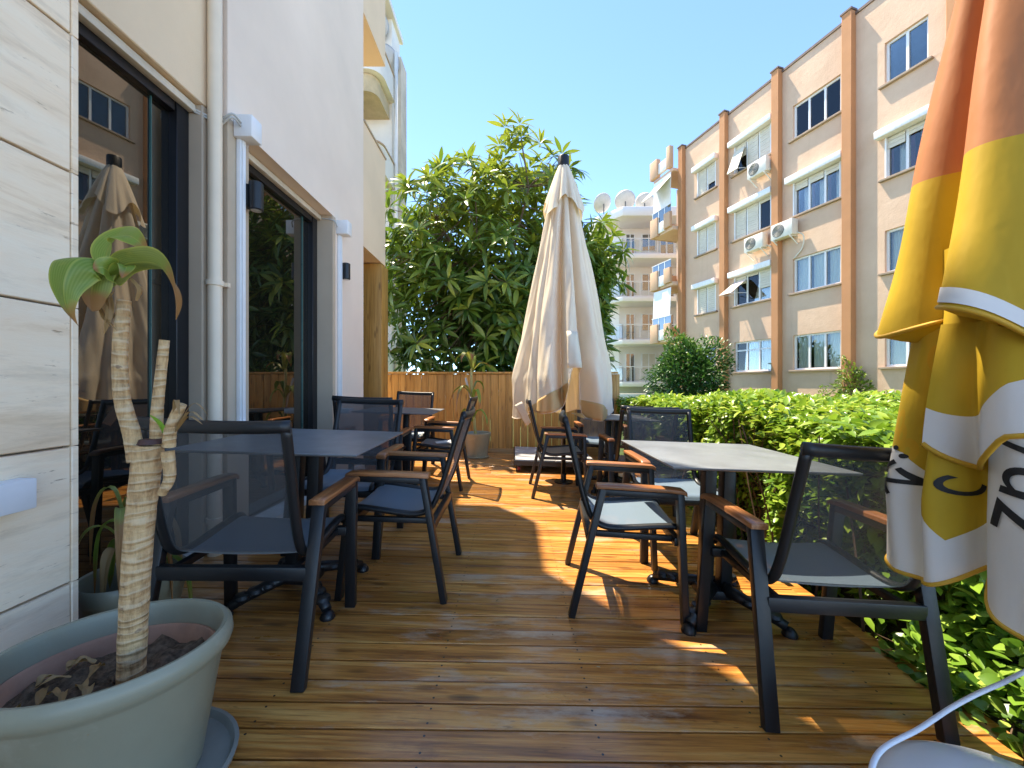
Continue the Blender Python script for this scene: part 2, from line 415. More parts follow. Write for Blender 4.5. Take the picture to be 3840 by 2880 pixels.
L(MB().box(XG-.02, XW+.01, Y2a+.002, Y2b-.002, -.3, .10), 'threshold', pm('worn white threshold', (.62, .60, .56), .6))
L(MB().box(XG-.02, XR+.01, Y1a+.002, Y1b-.002, -.3, .10), 'threshold', pm('worn white threshold', (.62, .60, .56), .6))
# slatted timber shutter in the end bay
sh = L(MB().box(XW-.3+.001, XW-.27, YA+.03, YB-.03, .03, ZH-.05), 'shutter', pm('dark shutter back', (.03, .02, .01), .8))
z = .06
while z < ZH-.1:
    s = MB().bar((XW-.25, YA+.05, z+.045), (XW-.25, YB-.17, z+.045), .018, .085, up=(.85, 0, .5)).build('slat', wood('shutter slat wood', [(.10, .05, .015), (.2, .1, .03), (.3, .16, .05)], 1, .5, 0, 1, False) if 'shutter slat wood' not in bpy.data.materials else bpy.data.materials['shutter slat wood'], sh)
    z += .092
L(MB().box(XW-.29, XW+.0, YB-.16, YB+.12, -.1, ZH-.03), 'timber_post', M_fence, bevel=.006)

def tl(o, label, cat, group=None): return tag(o, label, cat, group)
# travertine pillar
XP, YPE = -1.40, 1.27
tp = empty('travertine_pillar', (XP, .5, 0))
tag(tp, 'cream travertine clad pillar at the left edge behind the big pot', 'pillar')
def T(b, name, m, **k):
    o = b.build(name, m, tp, **k); o.location = (-XP, -.5, 0); return o
m, n, l, p = newmat('travertine')
v = coords(n, l, (1, .45, 2.2), 'Object', 11.)
f = noise(n, l, v, 3.2, 9, .68, 1.2)
c = ramp(n, l, f, [(.25, (.70, .50, .30)), (.45, (.90, .72, .51)), (.7, (.92, .79, .60))])
f2 = noise(n, l, coords(n, l, (1, 6, 34), 'Object', 5.), 1.6, 5, .7)
pit = ramp(n, l, f2, [(.30, 1.), (.37, 0.)])
c = mix(n, l, math_(n, l, 'MULTIPLY', pit, .75), c, (.30, .18, .09))
f3 = noise(n, l, coords(n, l, (1, 2.5, 14), 'Object', 8.), 1.2, 6, .7)
c = mix(n, l, ramp(n, l, f3, [(.52, 0.), (.75, .6)]), c, (.55, .42, .28))
l.new(c, p.inputs['Base Color']); p.inputs['Roughness'].default_value = .6
bump(n, l, p, f2, .3, .004)
M_trav = m
T(MB().box(-2.3, XP-.03, -3.2, YPE-.02, -.4, 4.2), 'core', pm('mortar core', (.25, .2, .15), .9))
zs = [-.1, .42, .852, 1.292, 1.722, 2.16, 2.6, 3.04, 3.48]   # joints measured at the far edge
for i in range(len(zs)-1):
    for (ya, yb) in ((-.6, .62), (.625, YPE-.022)) if i % 2 else ((-.6, YPE-.022),):
        T(MB().box(XP-.028, XP, ya, yb, zs[i]+.003, zs[i+1]-.003), 'stone_panel', M_trav, bevel=.003, seg=1)
for i in range(len(zs)-1):
    T(MB().box(XP-.031, XP+.002, YPE-.02, YPE, zs[i]+.001, zs[i+1]-.001), 'edge_strip', M_trav, bevel=.002, seg=1)
box = MB().box(XP+.001, XP+.055, .55, 1.115, .70, .785).build('cable_box', M_white, bevel=.004)
tag(box, 'white horizontal cable channel fixed to the travertine pillar', 'cable box')

# drain pipe
b = MB(); b.tube([(XR+.045, Y1b+.035, -.1), (XR+.045, Y1b+.035, 10.2)], .036, 16)
dp = b.build('drain_pipe', M_pipe, smooth='auto')
tag(dp, 'cream vertical drain pipe in the wall corner beside the tall window', 'pipe')
for zz in (1.62, 4.4, .25):
    b = MB(); b.tube([(XR+.045, Y1b+.035, zz), (XR+.045, Y1b+.035, zz+.028)], .045, 16)
    b.box(XR+.03, XR+.10, Y1b+.066, Y1b+.084, zz+.002, zz+.026)
    b.build('pipe_clamp', M_pipe, dp, smooth='auto')
# blind side rails with electrical boxes
def rail(Y, z0, z1, w_, label):
    e = empty('blind_rail', (XW+.03, Y, z0))
    MB().box(-.028, .0, -w_/2, w_/2, 0, z1-z0-.1).build('channel', M_white, e, bevel=.004)
    MB().box(.0, .012, -w_/2+.008, w_/2-.008, 0, z1-z0-.105).build('cover_strip', M_white, e, bevel=.002)
    MB().box(-.028, .085, -.045, .055, z1-z0-.10, z1-z0+.035).build('motor_box', M_white, e, bevel=.006)
    MB().box(-.02, .10, -.05, .07, -.035, .012).build('end_box', M_white, e, bevel=.004)
    tag(e, label, 'blind rail', 'white blind rails on the wall')
rail(2.44, .80, 2.66, .04, 'white vertical blind rail with box, beside the cream drain pipe')
rail(3.84, .80, 2.60, .035, 'smaller white vertical blind rail with box, right of the second window')
b = MB(); b.tube(catmull([(XG+.06, Y1b-.01, ZH-.03), (XR+.03, Y1b+.03, ZH-.06), (XR+.02, Y1b+.09, ZH-.05), (XW+.04, YP-.02, ZH+.0), (XW+.05, 2.4, ZH-.01)], 6), .007, 6)
b.tube(catmull([(XG+.06, Y1b-.01, ZH-.045), (XR+.03, Y1b+.03, ZH-.075), (XR+.02, Y1b+.09, ZH-.075), (XW+.04, YP-.02, ZH-.02), (XW+.05, 2.4, ZH-.03)], 6), .006, 6)
tag(b.build('cable', pm('grey white cable', (.5, .5, .47), .5), smooth=True), 'grey cables looping behind the drain pipe to the white box', 'cable')
b = MB(); b.tube(catmull([(XG+.06, Y2b-.01, ZH-.03), (XW+.01, Y2b+.0, ZH-.05), (XW+.03, 3.76, ZH-.10)], 6), .006, 6)
tag(b.build('cable', bpy.data.materials['grey white cable'], smooth=True), 'short grey cable entering the smaller white box', 'cable')
def lamp(Y, z, s, label):
    e = empty('wall_lamp', (XW, Y, z))
    b = MB(); prof = [(.0, -.09*s), (.036*s, -.09*s), (.042*s, -.085*s), (.042*s, .085*s), (.036*s, .09*s), (0, .09*s)]
    b.lathe([(max(r, .001), zz) for r, zz in prof], 24, c=(.075*s, 0)); b.build('body', M_frame, e, smooth='auto')
    MB().box(.001, .045*s, -.034*s, .034*s, -.07*s, .07*s).build('bracket', M_frame, e, bevel=.004)
    b = MB(); b.lathe([(.001, -.0925*s), (.03*s, -.0925*s), (.03*s, -.091*s), (.001, -.091*s)], 20, c=(.075*s, 0)); b.build('lens', pm('frosted lens', (.55, .55, .52), .3), e)
    tag(e, label, 'wall lamp', 'black up and down wall lamps')
lamp(2.50, 2.24, .98, 'larger black cylinder wall lamp right of the first white rail')
lamp(3.88, 2.16, .88, 'smaller black cylinder wall lamp right of the second white rail')

# ---- back fence
YF = 6.0
fe = empty('timber_fence', (0, YF, 0)); tag(fe, 'golden vertical board fence closing the far end of the deck', 'fence')
x = -1.95; k = 0
fx1 = 1.55
meshes = []
for wdt in (.112, .125):
    o = MB().box(0, wdt-.003, -.011, .011, -.12, 1.20).build('board', M_fence, None, bevel=.004, seg=1); meshes.append((wdt, o.data)); bpy.data.objects.remove(o)
while x < fx1:
    wdt, me = random.choice(meshes)
    o = bpy.data.objects.new('board', me); COL.objects.link(o); o.parent = fe; o.location = (x, random.uniform(-.002, .002), random.uniform(-.003, .003)); x += wdt
MB().box(-1.95, fx1+.06, -.045, .03, 1.205, 1.235).build('top_rail', M_fence, fe, bevel=.004)
MB().box(-1.95, fx1+.06, -.034, -.012, -.08, .07).build('kick_board', wood('kick board wood', [(.20, .10, .03), (.36, .2, .06), (.5, .3, .1)], 0, .5, .1, .8), fe, bevel=.004)
for px_ in (-1.78, -.1, 1.6):
    MB().box(px_-.045, px_+.045, .012, .10, -.45, 1.20).build('post', M_fence, fe, bevel=.004)
# ================================================================== RIGHT APARTMENT BLOCK
def facade_mat():
    m, n, l, p = newmat('sand coloured render')
    v = coords(n, l); f = noise(n, l, v, .55, 8, .62)
    c = ramp(n, l, f, [(.3, (.53, .355, .235)), (.5, (.60, .415, .28)), (.72, (.66, .47, .325))])
    st = noise(n, l, coords(n, l, (3.2, 3.2, .22)), 1.0, 8, .7)           # rain streaks
    c = mix(n, l, ramp(n, l, st, [(.58, 0.), (.76, .4)]), c, (.38, .26, .17))
    pt = noise(n, l, coords(n, l, (1.4, 1, 1.1)), .9, 3, .4, .6)          # patched plaster
    c = mix(n, l, ramp(n, l, pt, [(.60, 0.), (.66, .12)]), c, (.66, .48, .34))
    l.new(c, p.inputs['Base Color']); p.inputs['Roughness'].default_value = .92
    h = math_(n, l, 'ADD', noise(n, l, v, 3.5, 9, .7), math_(n, l, 'MULTIPLY', noise(n, l, v, 30, 4, .6), .3))
    bump(n, l, p, h, .35, .04); return m
M_fac = facade_mat()
M_pil = pm('terracotta painted pilaster', (.44, .205, .085), .85, .08, 1.2, .2, 40)
M_sill = pm('brown stone sill', (.30, .22, .15), .7, .15, 6)
M_cap = pm('dark roof capping', (.13, .09, .07), .7, .2, 6)
M_pvc = pm('white window plastic', (.72, .72, .70), .35, .04, 5)
M_curt = pm('pale net curtain', (.80, .80, .72), .9, .08, 9, stretch=(8, 8, .5))
M_curtb = pm('blue grey shutter', (.06, .10, .16), .5, .15, 3)
M_shut = pm('cream roller shutter', (.60, .55, .44), .6, .06, 4)
M_box = pm('aged white shutter box', (.74, .73, .69), .55, .08, 5, dirt=((.48, .46, .42), 9, .56, .55), stretch=(3, 1, .4))
M_room = pm('dark room', (.02, .022, .025), .9)
M_red = pm('dark red curtain edge', (.09, .01, .02), .7)
def clearpane():
    m, n, l, p = newmat('clear window pane'); n.remove(p)
    t = n.new('ShaderNodeBsdfTransparent'); t.inputs['Color'].default_value = (.90, .93, .92, 1)
    g_ = n.new('ShaderNodeBsdfGlossy'); g_.inputs['Roughness'].default_value = .0
    fr = n.new('ShaderNodeFresnel'); fr.inputs['IOR'].default_value = 1.5
    ms = n.new('ShaderNodeMixShader'); l.new(math_(n, l, 'ADD', fr.outputs[0], .01), ms.inputs[0])
    l.new(t.outputs[0], ms.inputs[1]); l.new(g_.outputs[0], ms.inputs[2]); l.new(ms.outputs[0], n['Material Output'].inputs['Surface']); return m
M_clear = clearpane()
ap = empty('apartment_building', (10.71, 13.9, 0), R(-72.4))
tag(ap, 'four storey sand coloured apartment block with terracotta pilasters', 'building')
ROOF = 12.95
pil = [-6.46, -3.84, -1.34, 1.135, 3.66, 6.2]
rows = [1.57, 4.42, 7.27, 10.12]; WH = 1.28
bays = [(-5.55, -4.41, 2), (-3.40, -1.67, 3), (-.80, .82, 3), (2.04, 3.05, 2), (4.3, 5.6, 3)]
wall = MB(); TH = .25
for i in range(5):
    a, b_ = pil[i], pil[i+1]; w0, w1, _ = bays[i]
    wall.box(a, w0, 0, TH, -.45, ROOF); wall.box(w1, b_, 0, TH, -.45, ROOF)
    zz = [-.45]+[q for r_ in rows for q in (r_, r_+WH)]+[ROOF]
    for j in range(0, len(zz), 2): wall.box(w0, w1, 0, TH, zz[j], zz[j+1])
wall.box(-6.46, 6.2, TH+.7, 9, -.45, ROOF-.01); wall.box(-6.46, -6.3, TH, TH+.7, -.45, ROOF-.02); wall.box(6.0, 6.2, TH, TH+.7, -.45, ROOF-.02)
wall.build('wall', M_fac, ap)
MB().box(-6.6, 6.3, -.05, 9.05, ROOF+.001, ROOF+.09).build('roof', M_cap, ap)
for s_ in pil:
    o = MB().box(s_-.14, s_+.14, -.24, -.001, -.45, ROOF+.13).build('pilaster', M_pil, ap, bevel=.01, seg=1)
    MB().box(s_-.17, s_+.17, -.27, .02, ROOF+.131, ROOF+.19).build('pilaster_cap', M_cap, o)
MB().box(-6.3, 6.2, TH+.45, TH+.47, -.4, ROOF-.3).build('room_back', M_room, ap)
MB().box(-6.3, 6.2, -.06, -.001, -.45, .62).build('plinth', pm('grey brown plinth', (.34, .26, .19), .9, .2, 2, .3, 30), ap)
slatmesh = {}
def shutter_panel(parent, s0, s1, z0, z1, y0):
    b = MB(); n = max(2, int((z1-z0)/.09)); h = (z1-z0)/n
    for i in range(n): b.box(s0, s1, y0+.004*(i % 2), y0+.02, z0+i*h+.004, z0+(i+1)*h-.004)
    return b.build('roller_shutter', M_shut, parent)
def curtain(parent, s0, s1, z0, z1, y0, m, amp=.025):
    P = []; n = int((s1-s0)/.03)+2
    for i in range(n):
        s_ = s0+(s1-s0)*i/(n-1); d = amp*math.sin(s_*46+random.random()*.5)
        P.append([(s_, y0+d, z0), (s_, y0+d*.7, z1)])
    return MB().grid(P).build('curtain', m, parent, smooth=True)
def window(w0, w1, z0, z1, n, kind, shut=None):
    o = MB().box(w0-.12, w1+.12, -.11, .02, z0-.07, z0-.003).build('window', M_sill, ap, bevel=.008, seg=1)
    f = MB(); y0, y1 = .09, .15; t = .065
    f.box(w0, w1, y0, y1, z0, z0+t); f.box(w0, w1, y0, y1, z1-t, z1)
    xs_ = [w0+(w1-w0)*i/n for i in range(n+1)]
    for i, x_ in enumerate(xs_):
        lo = w0 if i == 0 else x_-t/2; hi = w1 if i == n else x_+t/2
        if i == 0: hi = w0+t
        if i == n: lo = w1-t
        f.box(lo, hi, y0-.004, y1+.004, z0+t, z1-t)
    if kind == 'transom': f.box(w0+t, w1-t, y0+.004, y1-.004, z1-.40, z1-.34)
    f.build('frame', M_pvc, o)
    for i in range(n):
        a, b_ = xs_[i]+t*.5, xs_[i+1]-t*.5
        pane = MB().box(a, b_, .118, .124, z0+t*.8, z1-t*.8).build('pane', M_clear, o)
        s = shut[i] if shut else 0
        if s > 0: shutter_panel(o, a+.01, b_-.01, z1-(z1-z0)*s, z1-.05, .06)
        if kind == 'curtain': curtain(o, a, b_, z0, z1, .26, M_curt)
        elif kind == 'blue': MB().box(a, b_, .2, .21, z0, z1).build('blind', M_curtb, o)
        elif kind == 'red':
            MB().box(a, a+.10, .17, .19, z0, z1).build('curtain', M_red, o)
            curtain(o, a+.15, b_, z0, z1, .34, M_curt)
        elif kind == 'transom': curtain(o, a, b_, z0, z1, .3, M_curt)
        else: curtain(o, a, b_, z0, z1, .3, M_curt)
    if shut or kind == 'red':
        bx = MB().box(w0-.16, w1+.14, -.23, .06, z1-.04, z1+.20).build('shutter_box', M_box, o, bevel=.02)
        for x_ in (w0, w1-.04): MB().box(x_, x_+.04, .0, .085, z0, z1-.041).build('guide_rail', M_pvc, o)
    return o
kinds = {(0, 0): ('curtain', None), (0, 1): ('plain', (1, .99)), (0, 2): ('plain', (1, 1)), (0, 3): ('plain', (1, .72)),
         (1, 0): ('transom', None), (1, 1): ('plain', (.3, .12, .6)), (1, 2): ('plain', (1, 1, .14)), (1, 3): ('plain', (.5, 1, 1)),
         (2, 0): ('curtain', None), (2, 1): ('curtain', None), (2, 2): ('red', (.26, .24, .22)), (2, 3): ('blue', None),
         (3, 0): ('curtain', None), (3, 1): ('curtain', None), (3, 2): ('red', (.3, .2)), (3, 3): ('blue', None),
         (4, 0): ('curtain', None), (4, 1): ('curtain', None), (4, 2): ('curtain', (.5, .4, .4)), (4, 3): ('curtain', None)}
for (i, j), (kd, sh_) in kinds.items():
    w0, w1, n_ = bays[i]; window(w0, w1, rows[j], rows[j]+WH, n_, kd, sh_)
# tilted sun panels
def awning(s0, s1, ztop, drop, out, m):
    b = MB(); b.add([(s0, -.02, ztop), (s1, -.02, ztop), (s1, -out, ztop-drop), (s0, -out, ztop-drop)], [(0, 1, 2, 3)])
    b.build('sun_panel', m, ap, thick=.02)
    b = MB(); b.bar((s1, -.0, ztop-drop*.9), (s1, -out, ztop-drop), .02, .02, up=(0, 0, 1)); b.bar((s0, -.0, ztop-drop*.9), (s0, -out, ztop-drop), .02, .02, up=(0, 0, 1)); b.build('sun_panel_arm', M_pvc, ap)
awning(-3.38, -2.85, 11.1, 1.0, .42, M_shut)
awning(-3.38, -2.78, 5.45, .62, .85, pm('pale pink sun panel', (.62, .50, .45), .7, .06, 3))
M_bpan = pm('tan balcony panel', (.52, .33, .20), .85, .08, 1.2, .2, 40)
# balcony stack at the far end
bal = -8.2
def AP(b, name, m, **k): return b.build(name, m, ap, **k)
AP(MB().box(-8.4, -6.62, 1.3, 9, -.45, ROOF-.3), 'balcony_wall', M_fac)
M_bw = pm('white balcony panel', (.70, .68, .63), .7, .06, 2)
for j, zf in enumerate((3.45, 6.3, 9.15)):
    AP(MB().box(-8.16, -6.62, -.55, 1.29, zf-.2, zf), 'balcony_slab', M_fac, bevel=.01)
    AP(MB().box(-8.2, -7.62, -.72, -.56, zf-.22, zf+.78), 'balcony_panel', M_bpan, bevel=.01)
    AP(MB().box(-7.6, -7.13, -.66, -.56, zf-.10, zf+.45), 'balcony_panel', M_bw, bevel=.01)
    AP(MB().box(-7.11, -6.64, -.72, -.56, zf-.05, zf+.72), 'balcony_panel', M_bpan, bevel=.01)
    AP(MB().box(-8.2, -8.11, -.55, 1.28, zf-.21, zf+.77), 'balcony_panel', M_bpan, bevel=.01)
    rl = MB()
    for s_ in np.arange(-8.1, -6.7, .48): rl.box(s_, s_+.04, -.64, -.60, zf+.4, zf+1.1)
    rl.box(-8.16, -6.65, -.645, -.595, zf+1.1, zf+1.14); AP(rl, 'balcony_rail', M_pvc)
    AP(MB().box(-8.08, -6.66, -.63, -.62, zf+.45, zf+1.1), 'balcony_glass', M_pane)
AP(MB().box(-8.2, -7.62, -.74, -.5, 12.1, 13.05), 'parapet', M_bpan, bevel=.01)
AP(MB().box(-7.6, -6.9, -.66, -.5, 12.2, 12.75), 'parapet', M_bw, bevel=.01)
AP(MB().box(-6.88, -6.62, -.74, -.5, 12.1, 13.2), 'parapet', M_bpan, bevel=.01)
AP(MB().box(-8.16, -6.62, -.5, 1.29, 11.95, 12.09), 'balcony_slab', M_fac)
for z0, z1, out in ((9.9, 11.9, .02), (4.35, 6.0, .05)):
    b = MB(); b.add([(-8.05, -.58, z1), (-6.7, -.58, z1), (-6.7, -.6-out, z0+.2), (-8.05, -.6-out, z0+.2)], [(0, 1, 2, 3)]); AP(b, 'balcony_blind', M_pvc, thick=.02)
b = MB(); b.add([(-7.9, -.58, 11.7), (-6.7, -.58, 11.7), (-6.7, -1.5, 10.7), (-7.9, -1.5, 10.7)], [(0, 1, 2, 3)]); AP(b, 'balcony_awning', M_shut, thick=.02)
AP(MB().box(-8.05, -6.7, .9, .94, 3.6, 11.8), 'balcony_back', M_fac)
for zf in (3.45, 6.3, 9.15):
    AP(MB().box(-7.75, -6.97, .86, .899, zf+.05, zf+2.1), 'balcony_door', M_pane)
# air conditioners (each its own thing)
M_ac = pm('ivory metal casing', (.66, .62, .52), .5, .06, 6, dirt=((.42, .35, .26), 8, .6, .5))
M_grill = pm('dark fan grille', (.07, .07, .065), .6)
def ac(s_, z_, label, sc=1.0):
    Mw = ap.matrix_world if False else Matrix.Translation((10.71, 13.9, 0)) @ Matrix.Rotation(R(-72.4), 4, 'Z')
    e = empty('air_conditioner'); put(e, Mw @ Matrix.Translation((s_, -.02, z_))); e.scale = (sc,)*3
    MB().box(-.42, .42, -.42, -.12, 0, .58).build('casing', M_ac, e, bevel=.02)
    b = MB(); b.lathe([(.001, -.001), (.23, -.001), (.23, .012), (.20, .014), (.001, .014)], 28); o = b.build('fan_grille', M_grill, e)
    o.rotation_euler = (R(90), 0, 0); o.location = (-.12, -.422, .29)
    b = MB()
    for q in range(1, 6):
        rr = .04*q; pts = [(-.12+rr*math.cos(a), -.44, .29+rr*math.sin(a)) for a in np.linspace(0, 2*math.pi, 25)]; b.tube(pts, .005, 4, cap=False)
    b.build('guard_ring', M_ac, e)
    for x_ in (-.32, .32):
        b = MB(); b.box(x_-.02, x_+.02, -.42, -.0, -.03, -.004); b.bar((x_, 0, -.3), (x_, -.4, -.028), .03, .02); b.build('wall_bracket', M_pvc, e)
    b = MB(); b.tube(catmull([(.4, -.2, .1), (.6, -.1, -.1), (.5, -.03, -.5), (.2, -.03, -.8)], 6), .022, 6); b.build('hose', M_ac, e, smooth=True)
    tag(e, label, 'air conditioner', 'air conditioners on the apartment facade')
ac(-1.95, 9.35, 'air conditioner unit highest on the apartment facade, left of the middle pilaster')
ac(-2.1, 6.42, 'lower air conditioner left of the middle pilaster, under the half open shutter')
ac(-.92, 6.50, 'air conditioner right of the middle pilaster, below the dark red curtained window')

# ---- far white building
wb = empty('white_building', (7.6, 26.5, 0)); tag(wb, 'far white apartment building with curved balconies and rooftop satellite dishes', 'building')
def WB(b, name, m, **k): return b.build(name, m, wb, **k)
M_wh = pm('white render', (.74, .71, .66), .85, .05, .6, .2, 20)
poly = [(-1.6, 4), (-1.6, 1.6), (-.2, .4), (8, .4), (8, 9), (-1.6, 9)]
WB(MB().prism([(x+.25, y+1.2) for x, y in poly], -.4, 12.2), 'wall', M_wh)
slab = [(-1.75, 4), (-1.75, 1.2), (-.3, -.5), (8, -.5), (8, 1.6), (-1.2, 4)]
for j, zf in enumerate((1.2, 4.0, 6.85, 9.7)):
    WB(MB().prism(slab, zf-.32, zf), 'balcony_slab', M_wh, bevel=.02, seg=1)
    r_ = MB(); path = [(-1.68, 3), (-1.68, 1.22), (-.27, -.44), (7.8, -.44)]
    for (x0, y0), (x1, y1) in zip(path[:-1], path[1:]):
        r_.bar((x0, y0, zf+1.0), (x1, y1, zf+1.0), .05, .05, up=(0, 0, 1))
        nn = int(math.hypot(x1-x0, y1-y0)/.6)+1
        for q in range(nn+1):
            t = q/nn; r_.bar((x0+(x1-x0)*t, y0+(y1-y0)*t, zf), (x0+(x1-x0)*t, y0+(y1-y0)*t, zf+1.0), .03, .03)
    WB(r_, 'balcony_rail', M_pvc)
    gp = MB()
    for (x0, y0), (x1, y1) in zip(path[:-1], path[1:]): gp.bar((x0, y0+.02, zf+.5), (x1, y1+.02, zf+.5), .8, .012, up=(0, 0, 1))
    WB(gp, 'balcony_glass', M_clear)
    for x0, wd, h0, h1 in ((.55, .55, .05, 2.0), (1.7, .9, .9, 2.0), (3.0, .9, .05, 2.0)):
        o = MB().box(x0, x0+wd, 1.56, 1.60, zf+h0, zf+h1).build('window', M_pane if x0 != 1.7 or j != 0 else M_shut, wb)
        f = MB(); f.box(x0-.06, x0, 1.52, 1.6, zf+h0, zf+h1+.06); f.box(x0+wd, x0+wd+.06, 1.52, 1.6, zf+h0, zf+h1+.06); f.box(x0, x0+wd, 1.52, 1.6, zf+h1, zf+h1+.06); f.box(x0+wd/2-.03, x0+wd/2+.03, 1.53, 1.6, zf+h0, zf+h1); f.build('frame', M_pvc, o)
WB(MB().prism([(x, y-.1) for x, y in slab], 12.15, 12.75), 'roof', M_wh, bevel=.02, seg=1)
M_dish = pm('pale satellite dish', (.50, .46, .40), .5, .1, 4)
def dish(loc, r_, az, label, el=35):
    e = empty('satellite_dish', loc)
    b = MB(); prof = [(r_*q/8, .18*r_*(q/8)**2*2) for q in range(9)]; b.lathe([(max(a, .002), z) for a, z in prof], 28)
    o = b.build('reflector', M_dish, e, smooth=True, thick=.02); o.rotation_euler = (R(90-el), 0, R(az)); o.location = (0, 0, r_*1.15)
    b = MB(); b.tube([(0, 0, -.05), (0, 0, r_*1.15)], .035, 8); b.build('mast', M_grill, e)
    d = (Euler((R(90-el), 0, R(az))).to_matrix() @ Vector((0, 0, 1)))
    lo = Vector((0, 0, r_*1.15))+(Euler((R(90-el), 0, R(az))).to_matrix() @ Vector((0, -r_, .3*r_)))
    hi = Vector((0, 0, r_*1.15))+d*(r_*1.0)
    b = MB(); b.tube([lo, hi], .02, 6); b.build('feed_arm', M_grill, e); b = MB(); b.lathe([(.001, -.08), (.07, -.08), (.07, .08), (.001, .08)], 10); q = b.build('receiver', M_dish, e); q.location = hi
    tag(e, label, 'satellite dish', 'rooftop satellite dishes')
dish((6.35, 27.2, 12.76), .65, 200, 'leftmost of the three satellite dishes on the far white building')
dish((7.75, 26.9, 12.76), .68, 170, 'middle of the three satellite dishes on the far white building')
dish((9.1, 27.0, 12.76), .62, 160, 'rightmost of the three satellite dishes on the far white building')

# ---- beige balcony building behind the cafe on the left
bb = empty('balcony_building', (-4.2, 12.5, 0)); tag(bb, 'cream building with rounded balconies seen behind the cafe wall', 'building')
def BB(b, name, m, **k): return b.build(name, m, bb, **k)
BB(MB().box(-7, .20, .6, 1.5, -.4, 13.2), 'wall', M_cream)
BB(MB().box(.20, .42, .9, 1.6, -.4, 12.2), 'side_wall', pm('stained cream render', (.55, .47, .36), .9, .2, 1.2, .3, 20))
def rounded(x0, x1, y0, y1, r_, n=8):
    pts = [(x0, y1), (x0, y0)]
    for q in range(n+1):
        a = -math.pi/2+math.pi/2*q/n; pts.append((x1-r_+r_*math.cos(a), y0+r_+r_*math.sin(a)))
    return pts+[(x1, y1)]
for zf in (1.3, 4.2, 7.1+.4, 10.4):
    BB(MB().prism(rounded(-7, .12, -.7, .6, .35), zf-.55, zf-.02), 'balcony_soffit', pm('ochre stained soffit', (.50, .40, .24), .9, .15, 3), bevel=0)
    BB(MB().prism(rounded(-7, .30, -.85, .6, .45), zf, zf+.78), 'balcony', M_cream)
    BB(MB().prism(rounded(-7, .33, -.88, .6, .45), zf+.781, zf+.83), 'balcony_cap', pm('rusty cap', (.40, .28, .18), .8))
    BB(MB().box(-4, -.55, .55, .598, zf+.85, zf+1.9), 'window', M_room)
BB(MB().box(-7, .3, -.2, 1.6, 13.2, 13.4), 'roof', M_cream)
dish((-4.35, 12.6, 12.2), .42, 210, 'round satellite dish on the cream balcony building, upper one', 20)
dish((-4.1, 12.9, 11.2), .45, 215, 'round satellite dish on the cream balcony building, lower one', 20)
b = MB(); b.tube([(-3.83, 13.0, -.4), (-3.83, 13.0, 12)], .06, 8); tag(b.build('waste_pipe', M_cream, smooth=True), 'slim vertical pipe on the corner of the cream balcony building', 'pipe')
# low white garden wall far right
tag(MB().box(4.6, 8.2, 17.2, 17.4, -.45, .62).build('garden_wall', M_cream, bevel=.01), 'low pale garden wall beyond the hedge', 'wall')

